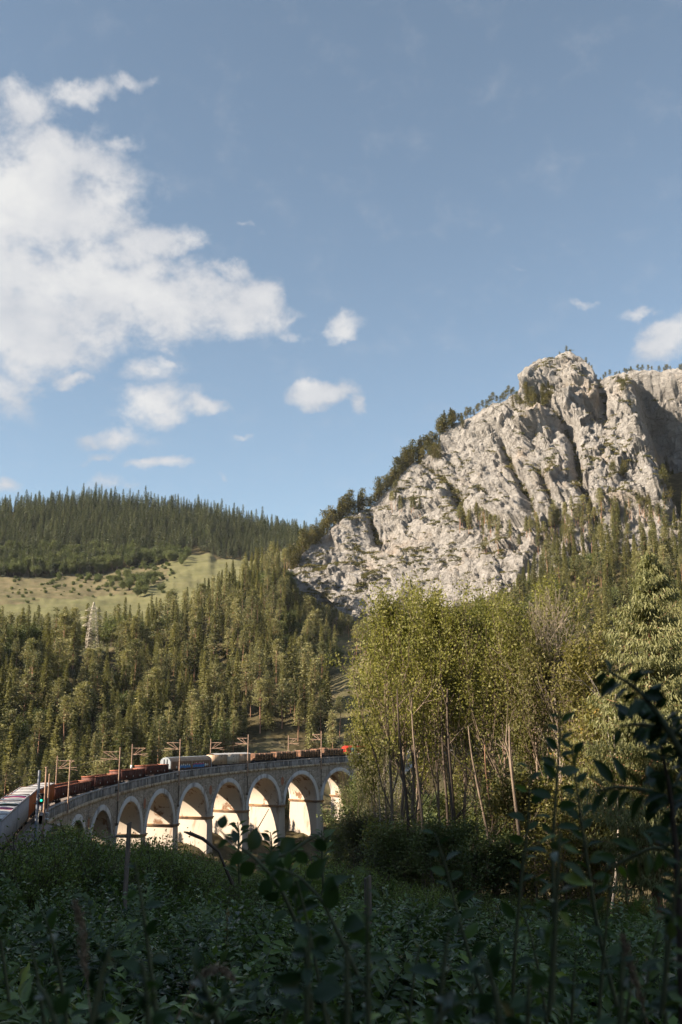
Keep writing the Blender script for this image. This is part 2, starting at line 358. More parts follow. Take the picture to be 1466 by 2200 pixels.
def mat_plaster(name, base, stain, lo, hi, streak=(1, 1, 0.35)):
    m, t, b, _ = material(name); g = t.new('ShaderNodeNewGeometry'); P = g.outputs['Position']
    n = t.noise(t.mapping(P, sc=streak), 0.35, 8, 0.62, 0.3)
    c = t.mix(t.sstep(n, lo, hi), base, stain)
    c = t.mix(t.math('MULTIPLY', t.sstep(t.noise(t.mapping(P, sc=(3, 3, .3)), 1.0, 4), 0.52, 0.75), 0.3), c, tuple(x * 0.55 for x in base))
    jz = t.new('ShaderNodeSeparateXYZ'); t.put(jz.inputs[0], P)
    fr = t.math('FRACT', t.math('DIVIDE', jz.outputs[2], 1.1))
    c = t.mix(t.math('MULTIPLY', t.sstep(fr, 0.06, 0.0), 0.25), c, tuple(x * 0.6 for x in base))
    t.put(b.inputs['Base Color'], c); set_(b, Roughness=0.85)
    bp = t.new('ShaderNodeBump'); bp.inputs['Strength'].default_value = 0.35; bp.inputs['Distance'].default_value = 0.05
    t.put(bp.inputs['Height'], t.noise(P, 3, 6, 0.7)); t.put(b.inputs['Normal'], bp); return m
M['masonry'] = mat_masonry()
M['pier'] = mat_plaster('pier_render', (0.42, 0.375, 0.33), (0.23, 0.175, 0.125), 0.54, 0.70)
M['soffit'] = mat_plaster('barrel_render', (0.52, 0.46, 0.39), (0.20, 0.11, 0.06), 0.54, 0.62, (1, 1, 1))
M['ring'] = mat_plaster('arch_ring_render', (0.52, 0.52, 0.53), (0.25, 0.24, 0.24), 0.5, 0.62)
M['parapet'] = mat_plaster('parapet_stone', (0.27, 0.265, 0.27), (0.10, 0.10, 0.105), 0.42, 0.58, (1, 1, 0.3))
M['coping'] = mat_plaster('coping_stone', (0.38, 0.37, 0.37), (0.22, 0.21, 0.2), 0.45, 0.6, (1, 1, 1))
M['cornice'] = mat_plaster('cornice_stone', (0.50, 0.42, 0.32), (0.26, 0.19, 0.13), 0.45, 0.6, (2, 2, 0.5))
M['impost'] = mat_plaster('impost_stone', (0.36, 0.22, 0.12), (0.16, 0.11, 0.08), 0.45, 0.6, (1, 1, 1))
M['medallion'] = mat_plain('red_medallion', (0.36, 0.16, 0.10), 0.8, 0.2, 3)

def mat_ground():
    m, t, b, _ = material('hillside_ground'); g = t.new('ShaderNodeNewGeometry'); P = g.outputs['Position']
    a = t.new('ShaderNodeAttribute'); a.attribute_name = 'tint'      # 0 forest floor, .5 heath, 1 meadow
    n1 = t.noise(P, 0.05, 8, 0.6); n2 = t.noise(P, 0.4, 6, 0.7); n3 = t.noise(t.mapping(P, rot=(0, 0, .6), sc=(.25, 1, 1)), 0.12, 4, 0.6)
    floor_ = t.ramp(n2, [(0.3, (0.035, 0.032, 0.018)), (0.55, (0.075, 0.065, 0.035)), (0.8, (0.15, 0.115, 0.07))])
    heath = t.ramp(t.noise(P, 0.09, 8, 0.75), [(0.3, (0.06, 0.070, 0.03)), (0.5, (0.12, 0.108, 0.062)), (0.7, (0.175, 0.145, 0.09))])
    mead = t.ramp(t.math('ADD', t.math('MULTIPLY', n3, .6), t.math('MULTIPLY', n1, .4)), [(0.3, (0.095, 0.105, 0.048)), (0.55, (0.135, 0.135, 0.070)), (0.75, (0.165, 0.158, 0.088))])
    tt = t.math('ADD', a.outputs['Fac'], t.math('MULTIPLY', t.math('SUBTRACT', n2, 0.5), 0.12))
    c = t.mix(t.sstep(tt, 0.22, 0.34), floor_, heath); c = t.mix(t.sstep(tt, 0.7, 0.8), c, mead)
    t.put(b.inputs['Base Color'], c); set_(b, Roughness=1.0); b.inputs['Specular IOR Level'].default_value = 0.1
    bp = t.new('ShaderNodeBump'); bp.inputs['Strength'].default_value = 0.5; bp.inputs['Distance'].default_value = 0.5
    t.put(bp.inputs['Height'], n2); t.put(b.inputs['Normal'], bp); return m
M['ground'] = mat_ground()
def mat_rock():
    m, t, b, _ = material('limestone'); g = t.new('ShaderNodeNewGeometry'); P = g.outputs['Position']
    n1 = t.noise(P, 0.022, 6, 0.55); n2 = t.noise(t.mapping(P, rot=(0.3, 0.7, 0.2), sc=(1, 1, 2.6)), 0.10, 9, 0.68, 0.5)
    n3 = t.noise(t.mapping(P, rot=(0.3, 0.8, 0.2), sc=(1, 1, 3.2)), 0.5, 8, 0.72)
    c = t.ramp(n2, [(0.30, (0.18, 0.178, 0.176)), (0.42, (0.31, 0.306, 0.303)), (0.62, (0.385, 0.38, 0.376)), (0.8, (0.45, 0.445, 0.44))])
    c = t.mix(t.math('MULTIPLY', t.sstep(n3, 0.46, 0.30), 0.40), c, (0.19, 0.18, 0.17))
    wv = t.new('ShaderNodeVectorMath', operation='MULTIPLY_ADD'); t.put(wv.inputs[0], t.noise(P, 0.12, 4, 0.6, out='Color')); wv.inputs[1].default_value = (9, 9, 9); t.put(wv.inputs[2], P)
    crk = None
    for sc_, wd_, st_ in ((0.045, 0.022, .6), (0.13, 0.04, .40), (0.38, 0.05, .22)):
        vo = t.new('ShaderNodeTexVoronoi'); vo.feature = 'DISTANCE_TO_EDGE'; vo.inputs['Scale'].default_value = sc_; t.put(vo.inputs['Vector'], t.mapping(wv.outputs[0], rot=(0.2, 0.75, 0.3), sc=(1.6, 1, 0.62)))
        k_ = t.math('MULTIPLY', t.sstep(vo.outputs[0], wd_, 0.0), st_); crk = k_ if crk is None else t.math('MAXIMUM', crk, k_)
    c = t.mix(t.math('MULTIPLY', crk, t.sstep(t.noise(P, 0.05, 5, 0.6), 0.35, 0.6)), c, (0.085, 0.078, 0.068))
    c = t.mix(t.math('MULTIPLY', t.sstep(n1, 0.54, 0.68), 0.40), c, (0.40, 0.31, 0.23))
    sx = t.new('ShaderNodeSeparateXYZ'); t.put(sx.inputs[0], g.outputs['Normal'])
    sl = t.math('ADD', sx.outputs[2], t.math('MULTIPLY', t.math('SUBTRACT', t.noise(P, 0.16, 7, 0.7), 0.5), 0.9))
    moss = t.ramp(t.noise(P, 0.3, 5, .6), [(0.35, (0.075, 0.07, 0.025)), (0.6, (0.17, 0.14, 0.065)), (0.8, (0.25, 0.19, 0.11))])
    c = t.mix(t.sstep(sl, 0.90, 1.0), c, moss)
    t.put(b.inputs['Base Color'], c); set_(b, Roughness=0.95); b.inputs['Specular IOR Level'].default_value = 0.2
    bp = t.new('ShaderNodeBump'); bp.inputs['Strength'].default_value = 1.0; bp.inputs['Distance'].default_value = 1.4
    h = t.math('SUBTRACT', t.math('ADD', t.math('MULTIPLY', n2, 1.8), t.math('MULTIPLY', n3, 1.3)), t.math('MULTIPLY', crk, 0.9))
    t.put(bp.inputs['Height'], h); t.put(b.inputs['Normal'], bp); return m
M['rock'] = mat_rock()
# ================================================================== TRACK ALIGNMENT (near parapet line of the viaduct)
TQ = dict(D0=305.614, az0=-0.0206186, th0=0.731068, R=166.108, z0=-7.381, g=0.02811, sm=-160.0); PCH = 16.5
_P0 = np.array([TQ['D0']*math.sin(TQ['az0']), TQ['D0']*math.cos(TQ['az0'])]); _thm = TQ['th0'] + TQ['sm']/TQ['R']
_C = _P0 + TQ['R']*np.array([math.cos(TQ['th0']), -math.sin(TQ['th0'])])
_SS = np.arange(-300, 140, 0.5); _HD = np.where(_SS >= TQ['sm'], TQ['th0'] + _SS/TQ['R'], _thm + np.clip(-235 - _SS, 0, 100)/90.0)
_XY = np.cumsum(np.stack([np.sin(_HD), np.cos(_HD)], 1)*0.5, 0); _i0 = int(np.argmin(np.abs(_SS))); _XY = _XY - _XY[_i0] + _P0
def heading(s): return float(np.interp(s, _SS, _HD))
def parz(s): return TQ['z0'] + TQ['g']*s + float(np.interp(s, [-240, -205, -172, -158, -132, -99, -66], [2.6, 1.9, 0.95, 0.1, -0.8, -0.65, 0]))
def track(s, w=0.0, h=0.0):
    """s metres along the line, w metres to the far side, h metres above the parapet top"""
    th = heading(s)
    xy = (np.interp(s, _SS, _XY[:, 0]), np.interp(s, _SS, _XY[:, 1]))
    return np.array([xy[0]-math.cos(th)*w, xy[1]+math.sin(th)*w, parz(s)+h])
RAIL = -1.0            # rail level relative to the parapet top
def s_at_px(px, w, h):
    ss = np.arange(-215, 70, 0.25); v = [proj(*track(s, w, h))[0] for s in ss]
    i = int(np.argmin(v)); return float(np.interp(px, v[i:], ss[i:]))

# ================================================================== TERRAIN: surveyed profile lines (photo x, distance, z or ('y', photo y))
def Z(px, D, v): return (az_of(px, v[1]) if isinstance(v, tuple) else az_of(px), D, zat(px, v[1], D) if isinstance(v, tuple) else v)
y = lambda v: ('y', v)
LINES = [
 [Z(0, 3, -2.2), Z(1466, 3, -2.2)],
 [Z(0, 12, -3.9), Z(1466, 12, -3.9)],
 [Z(0, 25, -5.9), Z(1466, 25, -6.0)],
 [Z(0, 45, -8.6), Z(733, 45, -9.2), Z(1466, 45, -9.6)],
 [Z(0, 68, -10.6), Z(733, 68, -11.6), Z(1466, 68, -12)],
 [Z(-200, 105, -13.2), Z(0, 105, -13.4), Z(150, 110, -15.5), Z(345, 115, -18), Z(733, 110, -18), Z(1466, 110, -15)],
 [Z(-200, 125, -13.2), Z(0, 125, -13.6), Z(100, 150, -15.5), Z(200, 180, -22), Z(345, 215, -29), Z(450, 240, -33), Z(610, 270, -36.5), Z(720, 290, -34), Z(850, 300, -32), Z(1466, 300, -20)],
 [Z(-200, 145, -13), Z(0, 148, -13), Z(100, 185, -17), Z(200, 222, -25), Z(345, 262, -29), Z(450, 285, -27), Z(610, 320, -28), Z(720, 345, -22), Z(850, 345, -18), Z(1466, 345, 0)],
 [Z(-200, 290, -16), Z(0, 290, -18), Z(100, 300, -18), Z(200, 325, -14), Z(345, 350, -8), Z(450, 365, -3), Z(560, 372, 1), Z(610, 378, 2), Z(720, 400, 14), Z(850, 420, 25), Z(1466, 400, 32)],
 # crest of the wooded slope, then foot of the cliff
 [Z(-300, 420, y(1400)), Z(0, 420, y(1405)), Z(150, 430, y(1408)), Z(300, 470, y(1378)), Z(400, 500, y(1342)), Z(500, 535, y(1278)), Z(570, 565, y(1238)), Z(605, 585, y(1222)),
  Z(625, 605, y(1262)), Z(645, 605, y(1285)), Z(700, 600, y(1318)), Z(770, 590, y(1340)), Z(900, 575, y(1335)), Z(1000, 560, y(1300)), Z(1100, 545, y(1265)), Z(1200, 532, y(1222)), Z(1300, 522, y(1195)), Z(1466, 512, y(1180)), Z(1800, 500, y(1150))],
 [Z(-300, 470, y(1400)), Z(0, 470, y(1402)), Z(150, 480, y(1402)), Z(300, 520, y(1374)), Z(400, 550, y(1342)), Z(500, 585, y(1278)), Z(570, 615, y(1240)), Z(605, 632, y(1222)),
  Z(618, 636, y(1238)), Z(640, 640, y(1212)), Z(655, 645, y(1184)), Z(700, 652, y(1150)), Z(750, 658, y(1108)), Z(790, 662, y(1092)), Z(835, 664, y(1052)), Z(860, 666, y(1018)), Z(900, 668, y(988)), Z(936, 668, y(962)), Z(946, 668, y(935)), Z(980, 668, y(908)), Z(1030, 668, y(890)), Z(1060, 668, y(868)), Z(1100, 668, y(852)), Z(1120, 667, y(838)), Z(1128, 666, y(800)), Z(1140, 665, y(782)), Z(1180, 664, y(771)), Z(1205, 663, y(764)), Z(1225, 662, y(757)), Z(1250, 660, y(768)), Z(1272, 658, y(790)), Z(1286, 657, y(812)), Z(1330, 654, y(800)), Z(1400, 648, y(794)), Z(1466, 642, y(790)), Z(1800, 630, y(800))],
 [Z(-300, 640, y(1335)), Z(0, 620, y(1318)), Z(300, 640, y(1306)), Z(430, 700, y(1265)), Z(540, 780, y(1222)), Z(600, 800, y(1205)), Z(645, 740, y(1235)), Z(700, 720, y(1195)), Z(900, 720, y(1060)), Z(1128, 720, y(880)), Z(1225, 716, y(830)), Z(1286, 712, y(870)), Z(1466, 700, y(850)), Z(1800, 700, y(850))],
 [Z(-300, 830, y(1255)), Z(0, 815, y(1245)), Z(200, 835, y(1236)), Z(330, 855, y(1216)), Z(400, 890, y(1190)), Z(450, 890, y(1187)), Z(465, 870, y(1203)), Z(540, 885, y(1204)), Z(600, 890, y(1185)), Z(700, 890, y(1210)), Z(900, 890, y(1150)), Z(1128, 890, y(1000)), Z(1466, 890, y(980)), Z(1800, 890, y(980))],
 [Z(-300, 1080, y(1110)), Z(0, 1080, y(1101)), Z(100, 1080, y(1089)), Z(200, 1080, y(1084)), Z(300, 1080, y(1094)), Z(400, 1080, y(1104)), Z(470, 1080, y(1117)), Z(540, 1080, y(1133)), Z(590, 1080, y(1146)), Z(650, 1080, y(1160)), Z(800, 1080, y(1200)), Z(1466, 1080, y(1150)), Z(1800, 1080, y(1150))],
 [Z(0, 1400, 190), Z(1466, 1400, 190)],
 [Z(0, 3000, 90), Z(1466, 3000, 90)],
 [Z(0, 9000, 60), Z(1466, 9000, 60)]]
K_BASE, K_CREST, K_MEAD, K_FOOT, K_TOP = 9, 10, 11, 12, 13
LA = [np.array(sorted(l)) for l in LINES]
def line_at(k, az): return np.interp(az, LA[k][:, 0], LA[k][:, 1]), np.interp(az, LA[k][:, 0], LA[k][:, 2])
AZC = az_of(628)          # the cliff stands right of this bearing

_ts = np.arange(-260, 120, 2.0); _tp = np.array([track(s, 4.5) for s in _ts])
def ground(X, Y, raw=False):
    X = np.asarray(X, float); Y = np.asarray(Y, float); D = np.hypot(X, Y); az = np.arctan2(X, Y)
    lim = math.radians(24)
    def prof(a):
        d0 = np.zeros_like(D); z0 = np.full_like(D, -1.75); z = np.full_like(D, -1.75)
        for k in range(len(LA)):
            d1, z1 = line_at(k, a); mk = (D >= d0) & (D <= d1); t = (D - d0)/np.maximum(d1 - d0, 1e-3)
            z = np.where(mk, z0 + (z1 - z0)*t, z); d0, z0 = d1, z1
        return np.where(D > d0, z0, z)
    z = prof(np.clip(az, -lim, lim))
    side = smooth01((az - math.radians(60))/math.radians(115))
    if np.any(side > 0): z = z*(1-side) + prof(np.full_like(az, -lim))*side
    if raw: return z
    p = np.stack([X, Y, 0*X], -1).reshape(-1, 3)
    rough = (fbm(p/38.0, 4)*np.interp(D, [0, 60, 200, 1000], [0.0, .5, 2.0, 3.2]).ravel() + fbm(p/4.0, 3)*np.interp(D, [0, 20, 200], [0.12, .25, .6]).ravel()).reshape(X.shape)
    z = z + rough
    # unseen wooded hill towards the sun, shaped to shade the slope below the lookout
    q = X*math.sin(SUN_AZ) + Y*math.cos(SUN_AZ)
    hz = np.interp(q, [7, 20, 45, 80, 140, 300], [0, 11, 33, 52, 62, 40])
    wgt = (1 - smooth01((Y - 70)/45)) * smooth01((np.abs(az) - math.radians(22))/math.radians(10))*(az < 0) + (1-smooth01((Y+5)/20))*(az >= 0)
    z = z + np.maximum(hz, 0)*np.clip(wgt, 0, 1)
    # railway formation off the viaduct
    d2 = np.full(X.shape, 1e9); zz = np.zeros(X.shape)
    for s, tp in zip(_ts, _tp):
        if -166 < s < 45: continue
        dd = (X-tp[0])**2 + (Y-tp[1])**2; mk = dd < d2; d2 = np.where(mk, dd, d2); zz = np.where(mk, tp[2]-1.75, zz)
    b = 1 - smooth01((np.sqrt(d2) - 6.5)/9)
    return z*(1-b) + zz*b
def gz(x, y_): return float(ground(np.array([x]), np.array([y_]))[0])

def cover_tint(X, Y):
    D = np.hypot(X, Y); az = np.arctan2(X, Y); px = 733 + FPX*np.tan(np.clip(az, -.6, .6))/math.cos(PITCH)*0.98
    dm, _ = line_at(K_CREST, az); df, _ = line_at(K_FOOT, az); left = az < AZC
    f = (D - dm)/(df - dm)
    p = np.stack([X, Y, 0*X], -1).reshape(-1, 3); n = (fbm(p/25.0, 3)).reshape(X.shape)
    t = np.where(left & (f > -0.15) & (f < 1.0), 0.95, 0.1)
    # brown heath band below the far wood on the left
    band = (f > 0.60 + 0.08*n) & (px < 352 + 20*n) & (f < 1.02) & left
    t = np.where(band, 0.45, t)
    # scree and bare banks behind the viaduct and below the cliff
    for cx, cy, D0, rx, ry in ((590, 1590, 350, 14, 22), (500, 1592, 330, 9, 14), (760, 1480, 420, 13, 60), (745, 1420, 500, 12, 40), (735, 1700, 345, 14, 16), (1050, 1740, 300, 40, 30)):
        c = at(cx, cy, D0); t = np.where(((X-c[0])/rx)**2 + ((Y-c[1])/ry)**2 < 1 + n, 0.5, t)
    t = np.where((D < 20), 0.02, t)
    return t

# ground sheet
az_f = np.radians(np.arange(-27, 27.01, 0.13)); az_c = np.radians(np.arange(30, 331, 4.0))
AZ = np.concatenate([az_f, az_c, [az_f[0] + 2*math.pi]]); rows = []
fr = [0] + [(k, t) for k in range(len(LA)) for t in np.linspace(0, 1, [5, 6, 7, 8, 8, 10, 10, 12, 22, 26, 12, 26, 26, 30, 12, 8, 5][k]+1)[1:]]
for it in fr:
    a = np.clip(((AZ + math.pi) % (2*math.pi)) - math.pi, -math.radians(24), math.radians(24))
    if it == 0: D = np.full(len(AZ), 0.3)
    else:
        k, t = it; d1, _ = line_at(k, a); d0 = line_at(k-1, a)[0] if k else np.full(len(AZ), 0.3); D = d0 + (d1-d0)*t
    rows.append(np.stack([D*np.sin(AZ), D*np.cos(AZ)], -1))
G = np.array(rows); GZ = ground(G[..., 0], G[..., 1])
azg = np.arctan2(G[..., 0], G[..., 1]); Dg = np.hypot(G[..., 0], G[..., 1])
kb, _ = line_at(K_BASE, azg); kc, _ = line_at(K_CREST, azg); km, _ = line_at(K_MEAD, azg)
sink = (azg > AZC) & (azg < math.radians(26)) & (Dg > kb + 3) & (Dg < km)
GZ = np.where(sink, GZ - 70*smooth01((Dg - kb - 3)/20)*smooth01((km - Dg)/8), GZ)
mb = MB(); mb.grid(np.concatenate([G, GZ[..., None]], -1)[:, ::-1], tint=cover_tint(G[..., 0], G[..., 1])[:, ::-1])
tag(mb.build('ground', M['ground'], smooth=True), kind='structure')

# ------------------------------------------------------------------ limestone cliff: a real displaced rock face
ca = np.linspace(AZC - math.radians(0.5), math.radians(25), 560); ct = np.concatenate([np.linspace(-0.06, 1.0, 330), np.linspace(1.0, 1.5, 26)[1:]])
bD, bZ = line_at(K_BASE, ca); cD, cZ = line_at(K_CREST, ca); mD, mZ = line_at(K_MEAD, ca)
T = ct[:, None]; tt = np.clip(T, -0.1, 1)
CD = bD + (cD - bD)*tt; CZ = bZ + (cZ - bZ)*(tt + 0.06*np.sin(tt*math.pi*2.0)*(T < 1))
back = np.clip((T - 1)/0.5, 0, 1); CD = CD + (mD - cD)*back; CZ = CZ + (mZ - 6 - cZ)*back
X = CD*np.sin(ca); Y = CD*np.cos(ca); P = np.stack([X, Y, CZ], -1)
# smoothed normals of the big shape
Ps = P.copy()
for _ in range(30): Ps[:, 1:-1] = (Ps[:, :-2] + Ps[:, 2:] + 2*Ps[:, 1:-1])/4
N = np.cross(np.gradient(Ps, axis=1), np.gradient(Ps, axis=0)); N /= np.linalg.norm(N, axis=-1)[..., None]
N = np.where((N[..., 1] > 0.2)[..., None] & (T < 1)[..., None], -N, N)
fl = np.array([-0.35, -0.8, 0.5]); fl /= np.linalg.norm(fl); N = N*0.5 + fl*0.5; N /= np.linalg.norm(N, axis=-1)[..., None]
q = P.reshape(-1, 3)
def rot(p, az_, tilt):
    c, s = math.cos(az_), math.sin(az_); p = p @ np.array([[c, s, 0], [-s, c, 0], [0, 0, 1]]).T
    c, s = math.cos(tilt), math.sin(tilt); return p @ np.array([[c, 0, s], [0, 1, 0], [-s, 0, c]]).T
wq = q + np.stack([fbm(q/60+5, 2), fbm(q/60+9, 2), fbm(q/60+13, 2)], -1)*14
r1 = rot(wq, 0.5, 0.62)
big = ridged(r1/np.array([46, 60, 130]), 3)*9 - 9
r2 = rot(wq, 0.3, -0.75)
med = ridged(r2/np.array([14, 20, 50]), 3)*3.2 - 3
r3 = rot(wq, -0.2, 0.9)
sml = (np.abs(fbm(r3/np.array([4.2, 6, 10]), 3)))*2.6
def facets(p, seed):
    """tilted plane per Voronoi cell: broken rock blocks"""
    i = np.floor(p).astype(int); bd = np.full(len(p), 1e9); out = np.zeros(len(p)); rg = np.random.default_rng(seed); jt = rg.random((4096, 3)); tl = rg.normal(size=(4096, 3)); of = rg.normal(size=4096)
    for dx in (-1, 0, 1):
        for dy in (-1, 0, 1):
            for dz in (-1, 0, 1):
                c = i + [dx, dy, dz]; h = (c[:, 0]*73856093 ^ c[:, 1]*19349663 ^ c[:, 2]*83492791) & 4095; v = p - (c + jt[h]); d = np.sum(v*v, 1); m_ = d < bd
                bd = np.where(m_, d, bd); out = np.where(m_, np.sum(tl[h]*v, 1)*.9 + of[h]*.35, out)
    return out
wz = q + np.stack([fbm(q/9+5, 2), fbm(q/9+9, 2), fbm(q/9+13, 2)], -1)*1.5
rA = rot(wq, 0.5, 0.62); rB = rot(wz, 0.3, 0.7); rC = rot(wz, 0.2, 0.8); rD = rot(wz, .1, .75)
calm = np.vectorize(lambda a_, b_, c_: np.interp(proj(a_, b_, c_)[0], [640, 780, 1000, 1120], [.5, .55, .72, 1.0]))(q[:, 0], q[:, 1], q[:, 2])
disp = (big*.45*calm + calm*(facets(rA/np.array([30, 40, 52]), 1)*6.0 + facets(rB/np.array([13, 16, 14]), 2)*3.3 + facets(rC/np.array([5, 8, 5.5]), 3)*1.9 + facets(rD/np.array([2.2, 3.2, 2.4]), 4)*.85) + fbm(q/3.0, 3)*.5).reshape(X.shape)
# authored gullies and the big shaded recess on the right (photo outlines)
PX, PY = np.vectorize(proj)(X, Y, CZ)
def seg_dist(poly, wob=6):
    d = np.full(X.shape, 1e9)
    for (x0, y0), (x1, y1) in zip(poly[:-1], poly[1:]):
        vx, vy = x1-x0, y1-y0; t = np.clip(((PX-x0)*vx + (PY-y0)*vy)/(vx*vx+vy*vy), 0, 1); d = np.minimum(d, np.hypot(PX-x0-t*vx, PY-y0-t*vy))
    return d + (fbm(q/12, 2).reshape(X.shape))*wob
GUL = np.full(X.shape, 1e9)
for poly, wd, dp in (([(1150, 850), (1200, 880), (1226, 930), (1240, 1010), (1270, 1090), (1280, 1130)], 11, 12), ([(1075, 945), (1100, 1000), (1130, 1060), (1150, 1110), (1160, 1150)], 9, 9),
                     ([(968, 1050), (985, 1080), (1000, 1110)], 10, 8), ([(1286, 815), (1300, 850), (1290, 900)], 9, 8), ([(790, 1090), (800, 1130), (806, 1160)], 8, 6),
                     ([(1150, 1000), (1180, 1060), (1200, 1110)], 7, 6), ([(880, 985), (940, 1010), (990, 1060), (1060, 1080)], 5, 4)):
    sdd = seg_dist(poly); disp -= dp*1.25*np.exp(-(sdd/wd)**2); GUL = np.minimum(GUL, sdd)
edge = np.interp(PY, [790, 835, 880, 930, 980, 1040, 1090, 1140], [1372, 1352, 1368, 1385, 1402, 1425, 1445, 1480]) + fbm(q/14, 3).reshape(X.shape)*9
disp -= 52*smooth01((PX - edge)/20)*smooth01((PY - 800)/60)*(1 - smooth01((PY-1080)/80))
disp += 9*np.exp(-((PX - edge + 22)/20)**2)*smooth01((PY-830)/60)*(1 - smooth01((PY-1060)/60))
knob = smooth01((PX-1120)/10)*smooth01((1290-PX)/10)*smooth01((880-PY)/30); disp += knob*4
fade = smooth01((1.0 - T)/0.06)*0.85 + 0.15; fade = np.where(T > 1, 0.15, fade)
P2 = P + N*(disp*fade)[..., None]
P2[..., 2] += np.where(T >= 0.97, fbm(q/9, 3).reshape(X.shape)*2.2, 0)
mb = MB(); mb.grid(P2, tint=0.5)
cliff = mb.build('rock_cliff', M['rock'])
tag(cliff, kind='structure')
CL_P = P2; CL_A = ca
def cliff_point(px, py):
    """nearest point of the built rock face seen through a photo pixel"""
    d = (PXc - px)**2 + (PYc - py)**2; i = np.unravel_index(np.argmin(d), d.shape); return CLs[i]
CLs = P2[:330:2, ::2]; PXc, PYc = np.vectorize(proj)(CLs[..., 0], CLs[..., 1], CLs[..., 2])

# ================================================================== VIADUCT
via = thing('railway_viaduct', 'curved stone railway viaduct with tall round arches carrying the freight train', 'viaduct', tuple(track(-60, 4.5, -25)))
vo_ = np.array(via.location)
def vb(mb, name, mat, **k):
    o = mb.build(name, mat, via, **k); o.matrix_parent_inverse = Matrix.Translation(-Vector(vo_)); return o
WID = 11.0; HS, RISE = 7.0, 8.0; IMP = -12.2
def T3(s, w_, h): return track(s, w_, h)
K0, K1 = -10, 3
def soff(k): return k*PCH
for k in range(K0, K1):                      # bay between pier k and k+1
    sc = soff(k + 0.5); hidden = k <= -10
    ang = np.linspace(0, math.pi, 25); xi = -np.cos(ang)*HS; zi = np.sin(ang)*RISE + IMP
    # spandrel walls
    for wv, nm in ((0.0, 'spandrel_wall'), (WID, 'spandrel_wall')):
        mb = MB(); xs = np.concatenate([[-PCH/2, -HS], xi[1:-1], [HS, PCH/2]]); lo = np.concatenate([[IMP, IMP], zi[1:-1], [IMP, IMP]])
        V = np.array([[T3(sc+x, wv, l), T3(sc+x, wv, max(l, -3.6)), T3(sc+x, wv, -2.2)] for x, l in zip(xs, lo)])
        if wv > 0: V = V[:, ::-1]
        mb.grid(V); vb(mb, nm, M['masonry'])
    # arch rings, proud of both faces
    mb = MB()
    xo = -np.cos(ang)*(HS+1.0); zo = np.sin(ang)*(RISE+1.05) + IMP
    for w0, w1 in ((-0.16, 0.5), (WID-0.5, WID+0.16)):
        ring = np.array([[T3(sc+a, w0, b), T3(sc+c, w0, d), T3(sc+c, w1, d), T3(sc+a, w1, b), T3(sc+a, w0, b)] for a, b, c, d in zip(xi*0.995, zi-0.03, xo, zo)])
        mb = MB(); mb.grid(ring); vb(mb, 'arch_ring', M['ring'])
    mb = MB(); V = np.array([[T3(sc+a, wv, b) for wv in np.linspace(0.25, WID-0.25, 5)] for a, b in zip(xi, zi)]); mb.grid(V); vb(mb, 'arch_barrel', M['soffit'], smooth=True)
    if k % 2 == 1 or k in (-1, -3, -5, -7, -9):
        pass
for k in range(K0, K1 + 1):                  # piers with batter, impost and base
    s = soff(k); P_ = track(s, 4.5); gzv = gz(P_[0], P_[1]) - 3; H = P_[2] + IMP - gzv
    th = heading(s); hb = 1.25; bt = 0.022*H; hv = 0
    mb = MB()
    lv = [(0, 0), (1, bt)]
    ringp = []
    for f, e in lv:
        z = P_[2] + IMP - 0.5 - (H - 0.5)*f
        ringp.append([[*track(s - hb - e, -e)[:2], z], [*track(s + hb + e, -e)[:2], z], [*track(s + hb + e, WID + e)[:2], z], [*track(s - hb - e, WID + e)[:2], z], [*track(s - hb - e, -e)[:2], z]])
    mb.grid(np.array(ringp)[:, ::-1]); vb(mb, 'pier', M['pier'])
    mb = MB()
    bx = lambda s0, s1, w0, w1, z0, z1: mb.add(np.array([[*track(a, b)[:2], c] for a in (s0, s1) for b in (w0, w1) for c in (z0, z1)]), [[0,1,3,2],[4,6,7,5],[0,4,5,1],[2,3,7,6],[0,2,6,4],[1,5,7,3]])
    zi_ = P_[2] + IMP
    bx(s-hb-.38, s+hb+.38, -.38, WID+.38, zi_-0.18, zi_+0.12); bx(s-hb-.2, s+hb+.2, -.2, WID+.2, zi_-0.55, zi_-0.183)
    vb(mb, 'impost', M['impost'])
    if k % 2 != 0 and K0 < k < K1:           # red medallion in the spandrel over every second pier
        a = np.linspace(0, 2*math.pi, 25); mb = MB()
        for r0, r1, d0, mt in ((0.0, 0.95, -0.05, 0), (0.95, 1.25, -0.14, 1)):
            V = np.array([[track(s + np.cos(t)*r*0.8, -(-d0) if False else d0, -5.6 + np.sin(t)*r*1.25) for r in (max(r0, .01), r1)] for t in a]); mb.grid(V, mat=mt)
        vb(mb, 'medallion', [M['medallion'], M['masonry']])
# abutments
def solid(name, s0, s1, w0, w1, h0, zbot, mat, n=14):
    mb = MB(); ss = np.linspace(s0, s1, n)
    V = np.array([[[*track(s, w0)[:2], zbot], track(s, w0, h0), track(s, w1, h0), [*track(s, w1)[:2], zbot], [*track(s, w0)[:2], zbot]] for s in ss]); mb.grid(V)
    for e in (V[0][:4], V[-1][:4]): mb.add(e, [[0, 1, 2, 3]])
    return vb(mb, name, mat)
SE = soff(K1) + 1.2
solid('abutment', SE, 78, 0.0, WID, -2.2, -34, M['masonry'])
solid('abutment', -169, soff(K0) - 1.25, 0.0, WID, -2.2, -24, M['masonry'])
